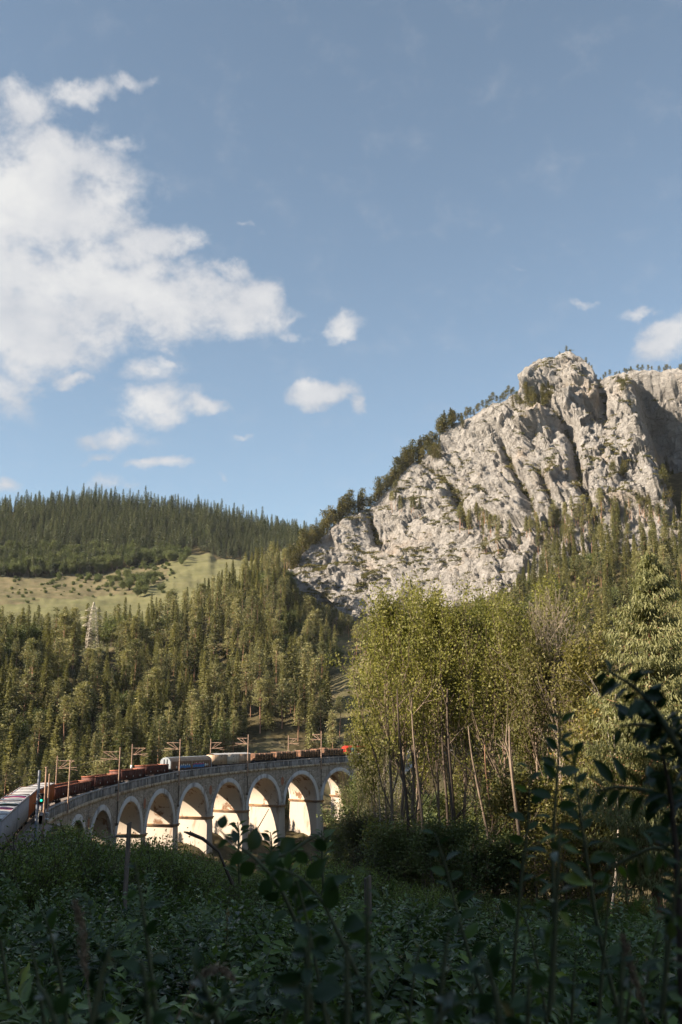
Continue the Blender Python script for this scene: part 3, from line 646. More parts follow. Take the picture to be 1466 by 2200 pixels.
# cornice of single blocks on both faces (about 3 px each)
mb = MB(); bx = lambda s0, s1, w0, w1, h0, h1: mb.add(np.array([track(a, b, c) for a in (s0, s1) for b in (w0, w1) for c in (h0, h1)]), [[0,1,3,2],[4,6,7,5],[0,4,5,1],[2,3,7,6],[0,2,6,4],[1,5,7,3]])
rr = random.Random(4)
s = -169.0
while s < 77:
    L = rr.uniform(0.8, 1.5); o_ = rr.uniform(-.03, .03)
    bx(s, s+L-.06, -.30+o_, .5, -2.25, -1.62+rr.uniform(-.03, .03)); bx(s, s+L-.06, WID-.5, WID+.30, -2.25, -1.62); s += L
tag(vb(mb, 'cornice_block', M['cornice']), kind='stuff')
for w0, w1, c0, c1 in ((0.02, .5, -.12, .62), (WID-.5, WID-.02, WID-.62, WID+.12)):
    mb = MB(); ss = np.arange(-169, 78, 2.75)
    V = np.array([[track(s, w0, -1.62), track(s, w0, -.2), track(s, w1, -.2), track(s, w1, -1.62), track(s, w0, -1.62)] for s in ss]); mb.grid(V)
    n = 0
    vb(mb, 'parapet', M['parapet'])
    mb = MB()
    bx = lambda s0, s1, w0_, w1_, h0, h1: mb.add(np.array([track(a, b, c) for a in (s0, s1) for b in (w0_, w1_) for c in (h0, h1)]), [[0,1,3,2],[4,6,7,5],[0,4,5,1],[2,3,7,6],[0,2,6,4],[1,5,7,3]])
    for s in np.arange(-169, 75, 2.0): bx(s, s+1.96, c0, c1, -.2, 0.02); bx(s+.9, s+1.2, w0-.09, w0+.02, -1.6, -.22) if w0 < 1 else None
    bx(-169.6, -169.02, c0, c1, -.2, 0)
    tag(vb(mb, 'coping_slab', M['coping']), kind='stuff')
mb = MB(); ss = np.arange(-169, 78, 3.0)
mb.grid(np.array([[track(s, w_, RAIL-.32) for w_ in (.5, 3, 6, WID-.5)] for s in ss])[:, ::-1]); vb(mb, 'ballast_bed', M['ballast'])
mb = MB(); ss = np.arange(-260, -166, 3.0)
mb.grid(np.array([[track(s, w_, RAIL-.32 - (0 if -0.5 < w_ < 9.5 else .8)) for w_ in (-2.2, -0.4, 3, 6, 9.4, 11.2)] for s in ss])[:, ::-1])
tag(mb.build('ballast', M['ballast']), kind='structure')
TN, TF = 2.75, 7.4
for tw in (TN, TF):
    t_ = thing('railway_track', 'near track with its pair of steel rails under the freight train' if tw == TN else 'empty far track with its pair of steel rails beside the freight train', 'track', tuple(track(-60, tw, RAIL)), group='railway tracks on the viaduct')
    for g_ in (-.75, .75):
        mb = MB(); V = np.array([[track(s, tw+g_-.06, RAIL-.17), track(s, tw+g_-.06, RAIL), track(s, tw+g_+.06, RAIL), track(s, tw+g_+.06, RAIL-.17)] for s in np.arange(-260, 110, 3.0)]); mb.grid(V)
        o = mb.build('rail', M['rail'], t_); o.matrix_parent_inverse = Matrix.Translation(-t_.location)
    mb = MB()
    for s in np.arange(-255, 76, 0.65):
        th = heading(s); R_ = np.array([[math.sin(th), -math.cos(th), 0], [math.cos(th), math.sin(th), 0], [0, 0, 1]]); mb.box(track(s, tw, RAIL-.24), (.24, 2.5, .14), R_)
    o = mb.build('sleeper', M['post'], t_); o.matrix_parent_inverse = Matrix.Translation(-t_.location); tag(o, kind='stuff')

# ================================================================== FREIGHT TRAIN (near track), local x forward, z up from the rail
def place(o, s, w_=TN, dh=0):
    o.location = tuple(track(s, w_, RAIL+dh)); o.rotation_euler = (0, 0, math.pi/2 - heading(s))
def bogies(root, L, xs):
    for bxp in xs:
        mb = MB(); mb.box((bxp, -1.0, .55), (2.5, .12, .45)); mb.box((bxp, 1.0, .55), (2.5, .12, .45))
        for wx in (-.9, .9):
            for sy in (-1, 1):
                mb.tube([(bxp+wx, sy*.70, .46), (bxp+wx, sy*.84, .46)], .46, 14)
            mb.tube([(bxp+wx, -.8, .46), (bxp+wx, .8, .46)], .09, 6)
        mb.build('bogie', M['black'], root)
def underframe(root, L):
    mb = MB(); mb.box((0, 0, 1.1), (L-.3, 2.5, .22)); 
    for e in (-1, 1):
        mb.box((e*(L/2-.25), 0, 1.05), (.25, 2.6, .4))
        for sy in (-.88, .88): mb.tube([(e*(L/2-.15), sy, 1.05), (e*(L/2+.3), sy, 1.05)], [.1, .22], 10)
    mb.build('underframe', M['black'], root)
def rng_s(p0, p1, h): a, b = s_at_px(p0, TN, RAIL+h), s_at_px(p1, TN, RAIL+h); return (a+b)/2, (b-a)

def open_wagon(s, L, label):
    r = thing('open_wagon', label, 'freight wagon', group='open red gondola wagons'); place(r, s)
    Wd, z0, z1 = 2.9, 1.25, 3.05; L_ = L - .75
    mb = MB(); th_ = .08
    mb.box((0, -Wd/2+.04, (z0+z1)/2), (L_, th_, z1-z0)); mb.box((0, Wd/2-.04, (z0+z1)/2), (L_, th_, z1-z0))
    for e in (-1, 1): mb.box((e*(L_/2-.04), 0, (z0+z1)/2), (th_, Wd-.17, z1-z0))
    mb.build('wagon_body', M['wagon_red'], r)
    mb = MB(); mb.box((0, 0, z0-.03), (L_-.02, Wd-.2, .1)); mb.build('floor', M['wagon_red'], r)
    mb = MB()
    for sy in (-1, 1): mb.box((0, sy*(Wd/2), z1+.05), (L_+.1, .2, .14))
    for e in (-1, 1): mb.box((e*(L_/2), 0, z1+.045), (.2, Wd-.21, .13))
    mb.build('top_rail', M['wagon_rim'], r)
    n = 15
    for i in range(n):
        x = -L_/2 + .25 + (L_-.5)*i/(n-1)
        for sy in (-1, 1):
            mb = MB(); mb.box((x, sy*(Wd/2+.06), (z0+z1)/2-.05), (.16, .12, z1-z0-.12)); mb.build('rib', M['wagon_red'], r)
    for x in (-L_*.31, -.1, L_*.3):
        mb = MB(); mb.box((x, -Wd/2-.128, 1.75), (.22, .02, .3)); mb.build('data_plate', M['white'], r)
    # bulkhead end panel seen inside: slanting dusty inner floor heap
    underframe(r, L); bogies(r, L, (-L*.33, L*.33)); return r
OPEN = [(106, 189, 'dark red open wagon next after the orange container, nearest of the four'), (190, 245, 'dark red open wagon behind the pole, second of the four from the left'),
        (248, 300, 'dark red open wagon with sunlit rim, third of the four from the left'), (301, 354, 'red open wagon just before the rounded blue roofed covered wagon')]
for a, b, lb in OPEN:
    s, L = rng_s(a, b, 3); print('open', round(s, 1), round(L, 1)); open_wagon(s, L, lb)

def covered_wagon(s, L):
    r = thing('covered_wagon', 'long covered wagon with rounded pale blue roof and graffiti on its brown ribbed side', 'freight wagon'); place(r, s)
    L_ = L - .8; a = np.linspace(-.12, math.pi+.12, 22)
    # hooped body profile
    prof = [(-1.42, 1.2), (-1.42, 2.75), (-1.38, 3.05), (-1.2, 3.42), (-.9, 3.72), (-.45, 3.95), (0, 4.03), (.45, 3.95), (.9, 3.72), (1.2, 3.42), (1.38, 3.05), (1.42, 2.75), (1.42, 1.2)]
    mb = MB(); pr = np.array(prof)
    for i0, i1, nm, mt in ((0, 2, 'side_wall', M['wagon_brown']), (10, 12, 'side_wall', M['wagon_brown'])):
        mb = MB(); V = np.array([[(x, p[0], p[1]) for p in pr[i0:i1+1]] for x in np.linspace(-L_/2+.3, L_/2-.3, 3)]); mb.grid(V[:, ::-1]); o = mb.build(nm, mt, r)
    for i0, i1 in ((2, 5), (7, 10)):
        mb = MB(); mb.grid(np.array([[(x, p[0], p[1]) for p in pr[i0:i1+1]] for x in (-L_/2+.3, L_/2-.3)])[:, ::-1]); mb.build('upper_side_panel', M['wagon_tan'], r)
    mb = MB(); mb.grid(np.array([[(x, p[0]*1.03, p[1]+.06) for p in pr[5:8]] for x in (-L_/2+.1, L_/2-.1)])[:, ::-1]); mb.build('roof', M['roof_blue'], r)
    for e in (-1, 1):
        mb = MB(); x = e*(L_/2-.06); V = [(x, p[0]*1.04, p[1]+(.05 if p[1] > 2 else 0)) for p in prof]; F = [list(range(len(V)))]; mb.add(V, F)
        V2 = [(x - e*.35, v[1], v[2]) for v in V]; mb.grid(np.array([V, V2])); mb.build('end_wall', M['roof_blue'], r)
        for yy in (-.5, .35):
            mb = MB(); mb.box((x+e*.05, yy, 2.9), (.08, .2, 1.4)); mb.build('end_post', M['black'], r)
    n = 19
    for i in range(n):
        x = -L_/2+.6+(L_-1.2)*i/(n-1)
        for sy in (-1, 1): mb = MB(); mb.box((x, sy*1.47, 1.98), (.14, .1, 1.5)); mb.build('rib', M['wagon_brown'], r)
    for x in (-L_/2+.35, 0.0): mb = MB(); mb.box((x, -1.50, 2.1), (.34, .12, 1.85)); mb.build('door_post', M['wagon_tan'], r)
    # spray-painted lettering, flat paint 2 mm proud of the ribs
    rg = random.Random(5)
    def blob(cx, cz, rx, rz, mt, nm='graffiti', yv=-1.535):
        a = np.linspace(0, 2*math.pi, 15)[:-1]; k = [rg.uniform(.75, 1.15) for _ in a]
        mb = MB(); V = [(cx+math.cos(t)*rx*q, yv, cz+math.sin(t)*rz*q) for t, q in zip(a, k)]; mb.add(V, [list(range(len(V)))]); mb.build(nm, mt, r)
    x0 = -L_*.26
    for i in range(5): blob(x0+i*1.0, 1.75+.05*(i % 2), .62, .42, M['graff_blue'])
    for i in range(6): blob(1.0+i*.95, 1.75, .60, .40, M['graff_blue'])
    for i in range(5): blob(x0+.3+i*.95, 2.1+.1*(i % 2), .26, .24, M['graff_white'], yv=-1.541)
    for i in range(6): blob(1.0+i*.9, 2.25+.1*(i % 2), .34, .22, M['graff_pink'], yv=-1.541)
    for i in range(6): blob(1.2+i*.9, 2.5, .2, .13, (M['graff_green'], M['graff_white'])[i % 2], yv=-1.547)
    blob(6.6, 1.95, .35, .4, M['graff_white'], yv=-1.547); blob(-L_*.36, 1.7, .3, .3, M['graff_white']); blob(-L_*.31, 1.75, .25, .35, M['graff_pink'])
    for cx in (L_*.35, L_*.39): mb = MB(); mb.box((cx, -1.53, 1.9), (.42, .02, .5)); mb.build('data_plate', M['white'], r)
    underframe(r, L); bogies(r, L, (-L*.34, L*.34))
s, L = rng_s(355, 450, 3); print('covered', s, L); covered_wagon(s, L)

def box_wagon(s, L):
    r = thing('box_wagon', 'high sided wagon with one pale panel between two tan panels under a dusty white roof', 'freight wagon'); place(r, s)
    L_ = L-.7; n = 3
    for i in range(n):
        x0 = -L_/2 + L_*i/n; x1 = x0 + L_/n - .12; mt = M['box_pale'] if i == 1 else M['box_tan']
        mb = MB(); mb.box(((x0+x1)/2, 0, 2.45), (x1-x0, 2.8, 2.5)); o = mb.build('side_panel', mt, r)
        if i == 1: o['label'] = 'pale grey middle panel'
        for q_ in np.linspace(x0+.2, x1-.2, 6):
            mb = MB(); mb.box((q_, -1.44, 2.45), (.09, .08, 2.3)); mb.build('rib', mt, r)
        for z_ in (1.6, 3.2):
            mb = MB(); mb.box(((x0+x1)/2, -1.49, z_), (.3, .03, .22)); mb.build('latch', M['black'], r)
    mb = MB(); xs = np.linspace(-L_/2-.1, L_/2+.05, 22); rg = np.random.default_rng(2)
    mb.grid(np.array([[(x, yy, 3.72 + .32*(1-(yy/1.45)**2) + rg.uniform(-.05, .05)) for yy in np.linspace(-1.46, 1.46, 9)] for x in xs])[:, ::-1])
    mb.build('roof_tarpaulin', M['roof_white'], r)
    underframe(r, L); bogies(r, L, (-L*.32, L*.32))
s, L = rng_s(452, 534, 3); print('box', s, L); box_wagon(s, L)

def timber_wagon(s, L, label, mesh_seed):
    r = thing('timber_wagon', label, 'freight wagon', group='flat wagons stacked with cut logs'); place(r, s); rg = random.Random(mesh_seed)
    L_ = L-.8
    mb = MB(); mb.box((0, 0, 1.3), (L_, 2.7, .2)); mb.build('deck', M['black'], r)
    n = 4; bay = L_/n
    for i in range(n):                        # cross-piled log stacks: round ends face sideways
        x0 = -L_/2+i*bay+.16
        mbl = MB(); zz = 1.6; row = 0; top = rg.uniform(3.2, 3.55)
        while zz < top:
            x = x0+.14+(row % 2)*.12
            while x < x0+bay-.35:
                rd = rg.uniform(.13, .19); oy = rg.uniform(-.12, .12)
                mbl.tube([(x, -1.32+oy, zz), (x, 1.32+oy, zz+rg.uniform(-.03, .03))], rd, 6, cap=False)
                for e in (-1, 1):
                    a = np.arange(6)/6*2*math.pi; V = [(x+math.cos(t)*rd*.97, e*1.325+oy, zz+math.sin(t)*rd*.97) for t in a]; mbl.add(V, [list(range(6))], mat=1)
                x += rd*2.15
            zz += .31; row += 1
        tag(mbl.build('log_stack', [M['log'], M['wood_end']], r), kind=None)
    for i in range(n*3+1):
        x = -L_/2+.02+i*(L_-.04)/(n*3)
        for sy in (-1, 1): mb = MB(); mb.box((x, sy*1.46, 2.35), (.14, .12, 2.1)); mb.build('stanchion', M['black'], r)
    for z_ in (1.9, 2.6):
        mb = MB(); mb.box((0, -1.56, z_), (L_, .04, .06)); mb.build('lashing_rail', M['black'], r)
    underframe(r, L); bogies(r, L, (-L*.33, L*.33))
for a, b, lb in ((538, 584, 'log wagon directly behind the white roofed box wagon'), (585, 634, 'second log wagon from the box wagon, with pale fresh cut stack'),
                 (637, 686, 'third log wagon, ending at the pole above the last pier'), (688, 736, 'log wagon coupled to the red and blue locomotive')):
    s, L = rng_s(a, b, 3); print('timber', s, L); timber_wagon(s, L, lb, int(a))

def loco(s, L):
    r = thing('locomotive', 'red and teal locomotive at the far end of the train behind the pale willow', 'locomotive'); place(r, s)
    prof = [(-1.45, 1.1), (-1.45, 3.0), (-1.1, 3.75), (1.1, 3.75), (1.45, 3.0), (1.45, 1.1)]
    xs = [(-L/2, .82, -.35), (-L/2+1.1, 1, 0), (L/2-1.1, 1, 0), (L/2, .82, -.35)]
    mb = MB(); V = np.array([[(x, p[0]*k, p[1] + (dz if p[1] > 2 else 0)) for p in prof + prof[:1]] for x, k, dz in xs]); mb.grid(V[:, ::-1])
    for e in (V[0][:6], V[-1][:6]): mb.add(e, [[0, 1, 2, 3, 4, 5]])
    mb.build('loco_body', M['loco_red'], r)
    mb = MB(); mb.box((-L/2+3.0, 0, 2.2), (2.4, 2.94, 1.9)); mb.build('teal_panel', M['loco_blue'], r)
    mb = MB(); mb.box((0, 0, 1.3), (L-1.6, 2.96, .35)); mb.build('grey_skirt', M['white'], r)
    for sx_ in (-1, 1):
        mb = MB(); mb.box((sx_*(L/2-1.6), -1.455, 2.8), (.9, .02, .6)); mb.build('cab_window', M['black'], r)
        mb = MB(); mb.box((sx_*(L/2-.45), 0, 2.75), (.5, 2.0, .65)); mb.build('windscreen', M['black'], r)
    mb = MB(); mb.box((-1, 0, 3.95), (5.5, 1.8, .35)); mb.build('roof_equipment', M['roof_white'], r)
    mb = MB(); mb.bar((3.6, 0, 3.9), (2.6, 0, 4.5), .08); mb.bar((2.6, 0, 4.5), (3.6, 0, 5.2), .08); mb.box((3.6, 0, 5.2), (.3, 1.6, .06)); mb.build('pantograph', M['black'], r)
    underframe(r, L); bogies(r, L, (-L*.3, L*.3))
s0 = s_at_px(738, TN, RAIL+3); loco(s0+9.3, 18.0)

def container_wagon(s, L, kind, label):
    r = thing('container_wagon', label, 'freight wagon'); place(r, s); L_ = L-.9; H0, H1 = 1.35, 4.1; Wd = 2.75
    side = M['orange'] if kind == 'orange' else M['cont_white']
    for sy in (-1, 1):
        mb = MB(); mb.box((0, sy*(Wd/2-.05), (H0+H1)/2), (L_, .1, H1-H0)); mb.build('side_wall', side, r)
        n = int(L_/.62)
        for i in range(n):
            x = -L_/2+.35+i*(L_-.7)/(n-1); mb = MB(); mb.box((x, sy*(Wd/2+.04), (H0+H1)/2), (.2, .08, H1-H0-.3)); mb.build('rib', side, r)
    for e in (-1, 1): mb = MB(); mb.box((e*(L_/2-.05), 0, (H0+H1)/2), (.1, Wd-.21, H1-H0)); mb.build('end_wall', side if kind == 'orange' else M['cont_white'], r)
    n = int(L_/.5); xs = np.linspace(-L_/2, L_/2, n)
    for i in range(n-1):                      # one roof sheet after the other, slightly lapped
        x0, x1 = xs[i], xs[i+1]; f = (x0+x1)/2/L_
        mt = M['roof_white']
        if kind == 'white': mt = M['pink'] if .17 < f < .36 else (M['green'] if f < -.42 else M['roof_white'])
        mb = MB(); ys = np.linspace(-Wd/2, Wd/2, 7); zz = H1 + .03 + .12*(1-(ys/(Wd/2))**2)
        V = np.array([[(x0, a, b) for a, b in zip(ys, zz)], [(x1+.04, a, b) for a, b in zip(ys, zz+.03)]]); mb.grid(V[:, ::-1]); o = mb.build('roof_sheet', mt, r)
    for x in (-L_*.5+.06, L_*.5-.06, -L_*.17, L_*.2):
        mb = MB(); mb.box((x, 0, H1+.19), (.12, Wd+.1, .07)); mb.build('roof_bow', M['wagon_red'], r)
    for sy in (-1, 1): mb = MB(); mb.box((0, sy*(Wd/2+.02), H1+.05), (L_, .14, .16)); mb.build('top_rail', M['cont_white'], r)
    underframe(r, L); bogies(r, L, (-L*.32, L*.32))
sA, LA_ = rng_s(57, 102, 3.9); print('contB', sA, LA_)
sB_end = s_at_px(106, TN, RAIL+3)
_cs = [c for c in np.arange(-215, -165, .5) if proj(*track(c, TN-1.4, RAIL+3.8))[0] > 56]; L1 = float(np.clip((sB_end+187)/2, 12, 22)); print('orange', L1); container_wagon(sB_end-L1/2-.3, L1, 'orange', 'orange sided wagon behind the plated mast, coupled to the first open wagon'); sB_end -= L1+.2; container_wagon(sB_end-L1/2-.3, L1, 'orange', 'wagon with rusty orange ribbed sides and pale ribbed roof left of the green signal')
sB_end -= L1-20; L1 = 20.0; container_wagon(sB_end-L1-L1/2-.5, L1, 'white', 'white roofed wagon with magenta and green bands at the left edge of the photo')
container_wagon(sB_end-2*L1-L1/2-.7, L1, 'white', 'next white roofed wagon, mostly hidden by leaves at the far left')

# ================================================================== MASTS, CANTILEVERS, SIGNAL, WIRES
def mast(s, near, label, top=7.8, plate=False, cant=True, base=None):
    w_ = -.55 if near else WID+.45; b = track(s, w_, 0); th = heading(s); lat = np.array([-math.cos(th), math.sin(th), 0])*(1 if near else -1)
    zb = -3.2 if near else -2.0
    if base is not None: zb = base
    r = thing('catenary_mast', label, 'mast', tuple(b + [0, 0, zb]), group='catenary masts along the line'); g0 = np.array([0, 0, -zb])
    mb = MB(); mb.tube([(0, 0, 0), (0, 0, top-zb)], [.17, .11], 8); mb.build('mast_pole', M['rust_mast'], r)
    if near and base is None:
        mb = MB(); mb.tube([(0, 0, -4.6), (0, 0, -.02)], .13, 6); mb.box((0, 0, -4.7), (.5, .5, .5)); mb.build('down_pipe', M['bark_dark'], r)
        mb = MB(); mb.box(tuple(lat*.3+[0, 0, 2.2]), (.6, .6, .25)); mb.build('wall_bracket', M['bark_dark'], r)
    if cant:
        mb = MB(); a = g0+[0, 0, top-1.0]; c = g0+[0, 0, top-2.6]
        tip = lat*4.3
        mb.tube([a, a+tip*.86], .055, 5); mb.tube([a+tip*.86, c+tip*.12], .055, 5); mb.tube([c, c+tip*1.0+[0, 0, .25]], .055, 5); mb.tube([a+tip*.5, c+tip*.1+[0, 0, .1]], .045, 5)
        mb.tube([c+tip*.45+[0, 0, .1], c+tip*1.05+[0, 0, -.35]], .035, 5); mb.build('cantilever', M['rust_mast'], r)
        for q_ in (a, c): mb = MB(); mb.tube([q_+lat*.15, q_+lat*.55], .11, 8); mb.build('insulator', M['bark_dark'], r)
    if plate:
        mb = MB(); mb.box(tuple(g0+[0, -.22, 1.1 if not near else -.1]), (.5, .03, .95)); mb.build('number_plate', M['white'], r)
    return r, b
for k, lb in ((0, 'mast above the last clear pier beside the log wagons'), (-2, 'mast standing between the box wagon and the first log wagon'), (-4, 'tall mast in front of the graffiti on the covered wagon'),
              (-6, 'mast in front of the second and third open wagon')):
    mast(k*PCH, True, lb)
mast(s_at_px(146, -.5, 0), True, 'mast rising before the side of the nearest open wagon', base=-1.9, cant=False, top=7.2)
mast(31, True, 'mast at the far end of the viaduct half behind the willow')
r, b = mast(s_at_px(101, -.5, 0)+.0, True, 'mast with two small white plates at the near end of the parapet', base=-3.4, cant=False, top=5.6)
# number plates: digits as on the mast
def text_mesh(txt, size, mat, parent, loc, rz=0):
    c = bpy.data.curves.new('t', 'FONT'); c.body = txt; c.size = size; c.align_x = 'CENTER'; c.align_y = 'CENTER'; c.extrude = 0.004
    o = bpy.data.objects.new('t', c); COL.objects.link(o); dg = bpy.context.evaluated_depsgraph_get(); me = bpy.data.meshes.new_from_object(o.evaluated_get(dg))
    bpy.data.objects.remove(o); me.materials.clear(); me.materials.append(mat)
    n = bpy.data.objects.new('number', me); COL.objects.link(n); n.parent = parent; n.location = loc; n.rotation_euler = (math.pi/2, 0, rz); return n
for zc, hh, tx in ((3.35, .62, '90'), (2.72, .36, '1')):
    mb = MB(); mb.box((0, -.26, zc), (.62, .03, hh)); mb.build('number_plate', M['white'], r); text_mesh(tx, hh*.85, M['black'], r, (0, -.285, zc))
for k, lb, pl in ((0, 'far side mast behind the third and fourth log wagon', False), (-2, 'far side mast behind the middle log wagons', False), (-4, 'far side mast at the right end of the covered wagon', False), (-6, 'far side mast with a white plate behind the open wagons', True)):
    tgt = {0: 762, -2: 620, -4: 453, -6: 284}[k]
    mast(s_at_px(tgt, WID+.45, 4), False, lb, top=6.6, plate=pl)
mast(s_at_px(122, WID+.45, 3), False, 'leaning sunlit mast behind the first open wagon', top=6.2)
# signal
D_ = 118; b = at(77, 1790, D_); g_ = gz(b[0], b[1]); zt = zat(83, 1655, D_)
r = thing('railway_signal', 'blue grey signal post showing a green light beside the orange wagon', 'signal', (b[0], b[1], g_))
mb = MB(); mb.tube([(0, 0, 0), (0, 0, zt-g_)], [.19, .15], 10); mb.build('signal_post', M['grey_mast'], r)
zs = zat(88, 1715, D_)-g_
mb = MB(); mb.box((.42, -.1, zs), (.46, .32, .95)); mb.box((.42, -.3, zs+.5), (.52, .5, .05)); mb.build('signal_head', M['black'], r)
mb = MB(); a = np.arange(14)/14*2*math.pi; mb.add([(.46+.13*math.cos(t), -.285, zs-.2+.13*math.sin(t)) for t in a], [list(range(14))]); mb.tube([(.46, -.27, zs-.2), (.46, -.275, zs-.2)], .13, 14, cap=False)
mb.build('green_lens', M['green_lamp'], r)
mb = MB(); mb.box((.1, 0, zs-.55), (.9, .3, .08)); mb.build('bracket', M['black'], r)
mb = MB(); mb.box((.42, 0, zs-.95), (.32, .2, .62)); mb.build('relay_box', M['cont_white'], r)
mb = MB(); mb.tube([(.26, -.2, 0), (.26, -.2, zs-1.6), (.5, -.2, zs-1.1)], .04, 5); mb.build('cable_pipe', M['pale_steel'], r)
b = at(92, 1790, 130); g_ = gz(b[0], b[1])
r = thing('utility_post', 'dark brown post between the green signal and the plated mast', 'post', (b[0], b[1], g_)); mb = MB(); mb.tube([(0, 0, 0), (0, 0, zat(92, 1650, 130)-g_)], [.17, .12], 8); mb.build('post_shaft', M['rust_mast'], r)
mb = MB(); mb.box((0, 0, zat(92, 1650, 130)-g_+.05), (.34, .34, .1)); mb.build('post_cap', M['rust_mast'], r)
# overhead wires
for w_ in (TN, TF):
    for hh, rad in ((5.4, .018), (6.9, .022)):
        mb = MB()
        for s in np.arange(-230, 100, 5.5):
            sag = lambda q_: 0 if hh < 6 else -.9*math.sin(((q_ % 33)/33)*math.pi)
            mb.tube([track(s, w_, RAIL+hh+sag(s)), track(s+5.5, w_, RAIL+hh+sag(s+5.5))], rad, 3, cap=False)
        tag(mb.build('overhead_wire', M['wire']), 'thin %s wire over the %s track' % ('contact' if hh < 6 else 'sagging carrier', 'near' if w_ == TN else 'far'), 'wire', 'overhead wires')

# ================================================================== PYLON
D_ = 455; b = at(196, 1408, D_); b[2] = gz(b[0], b[1]); zt = zat(202, 1292, D_) - b[2]
r = thing('power_pylon', 'pale steel lattice pylon rising above the wooded slope', 'pylon', tuple(b), rz=math.radians(28))
HB, HT = 2.6, .62
def hw(z): f = z/zt; return HB + (1.15-HB)*min(f/.72, 1) if f < .72 else 1.15*(1-(f-.72)/.28)+.05
levels = np.linspace(0, zt*.985, 15)
cn = [(-1, -1), (1, -1), (1, 1), (-1, 1)]
for cx, cy in cn:
    mb = MB()
    for z0, z1 in zip(levels[:-1], levels[1:]): mb.bar((cx*hw(z0), cy*hw(z0), z0), (cx*hw(z1), cy*hw(z1), z1), .15)
    mb.build('leg', M['pale_steel'], r)
for i in range(4):
    c0, c1 = cn[i], cn[(i+1) % 4]; mb = MB()
    for j, (z0, z1) in enumerate(zip(levels[:-1], levels[1:])):
        A = lambda c, z: (c[0]*hw(z), c[1]*hw(z), z)
        mb.bar(A(c0, z0), A(c1, z1), .085); mb.bar(A(c1, z0), A(c0, z1), .085)
        if j % 3 == 0: mb.bar(A(c0, z0), A(c1, z0), .15)
    mb.build('bracing', M['pale_steel'], r)
for f, ln in ((.80, 3.6), (.64, 5.6), (.48, 4.6)):
    for sx_ in (-1, 1):
        z = zt*f; mb = MB(); tip = (sx_*(ln), 0, z-.1); q_ = hw(z)
        for cy in (-1, 1):
            mb.bar((sx_*q_, cy*q_, z), tip, .12); mb.bar((sx_*q_, cy*q_, z+1.7), tip, .12)
        mb.bar((sx_*(q_+ln)*.5, 0, z), (sx_*q_, 0, z+1.5), .13); mb.build('crossarm', M['pale_steel'], r)
# ================================================================== VEGETATION BUILDERS
R3 = np.random.default_rng(11); pyr = random.Random(21)
TQUAD = np.array([[-.5, 0, 0], [-.32, .62, .05], [0, 1, -.04], [.32, .62, .05], [.5, 0, 0]]); TQF = np.array([[0, 4, 3, 2, 1]])
SPRAYV = np.array([[-.35, 0, 0], [-.5, .55, -.03], [0, 1, -.10], [.5, .55, -.03], [.35, 0, 0]]); SPRAYF = np.array([[0, 4, 3, 2, 1]])
LEAFV = np.array([[0, 0, 0], [-.5, .42, .10], [0, 1.0, -.10], [.5, .42, .10], [0, .45, -.02]]); LEAFF = np.array([[0, 4, 1], [1, 4, 2], [4, 3, 2], [0, 3, 4]])
_o = [(0, 0), (.22, .07), (.40, .20), (.5, .38), (.47, .58), (.33, .78), (.15, .92), (0, 1.06)]
NLV = [[0, t, -.16*t*t] for t in (0, .25, .5, .75, 1.06)]; NLV += [[s_*x, t, .13*abs(x)*2 - .16*t*t] for s_ in (-1, 1) for x, t in _o[1:-1]]
def _nlf():
    F = []
    for side, base in ((-1, 5), (1, 11)):
        ring = [0] + [base+i for i in range(6)] + [4]; mid = [0, 0, 1, 1, 2, 3, 3, 4]
        for i in range(7):
            a, b_, m0, m1 = ring[i], ring[i+1], mid[i], mid[i+1]
            tri = [(a, b_, m1)] + ([(a, m1, m0)] if m0 != m1 and m0 != a else [])
            for t in tri:
                if len(set(t)) == 3: F.append(t if side > 0 else t[::-1])
    return np.array(F)
NLV = np.array(NLV); NLF = _nlf()
def unit(v): v = np.asarray(v, float); return v/(np.linalg.norm(v, axis=-1, keepdims=True)+1e-9)

def conifer(seed, h=20.0, R=2.6, z0=.08, whorls=30, nb=8, ns=5, droop=.25, size=.62, jag=.35, lean=0.0, full=1.0):
    """spruce-like crown: whorls of drooping boughs set with needle sprays"""
    g = np.random.default_rng(seed); T = MB(); C = MB()
    T.tube([(0, 0, 0), (0, 0, h*.5), (0, 0, h*.97)], [h*.011, h*.007, .02], 5, cap=False)
    zs = h*(z0 + (1-z0)*np.linspace(0, 1, whorls)**.92); pos = []; d = []; L = []; W = []; nn = []
    for z in zs:
        f = (z/h - z0)/(1-z0); r0 = R*((1-f)**.82*.96 + .04)*(1 if f > .12 else .75+f*2); az0 = g.uniform(0, 6.28)
        for k in range(nb):
            if g.random() > full: continue
            a = az0 + k*6.283/nb + g.normal()*.25; r = r0*g.uniform(1-jag, 1+jag*.6); el = g.uniform(-.15, .15) - droop*(1-f) + .5*f*f
            for j in range(ns):
                t = (j+.35)/ns; rr_ = r*t; zz = z + rr_*math.tan(el) - .10*r*t*t + .04*g.normal()
                pos.append((rr_*math.cos(a)+g.normal()*.05*r, rr_*math.sin(a)+g.normal()*.05*r, zz))
                aa = a + g.normal()*.55; ee = el - .25 + g.normal()*.3
                d.append((math.cos(aa)*math.cos(ee), math.sin(aa)*math.cos(ee), math.sin(ee))); nn.append((g.normal()*.5, g.normal()*.5, 1)); L.append(size*(.55+.75*r0/R)*g.uniform(.7, 1.35)); W.append(size*.62*g.uniform(.6, 1.2)*(.5+.6*r0/R))
    pos.append((0, 0, h*.985)); d.append((0, 0, 1)); nn.append((1, 0, 0)); L.append(h*.035); W.append(.12)
    C.inst(SPRAYV, SPRAYF, pos, np.array(d), np.array(nn, float), np.array(L), np.array(W), tint=g.random(len(pos)))
    return T, C
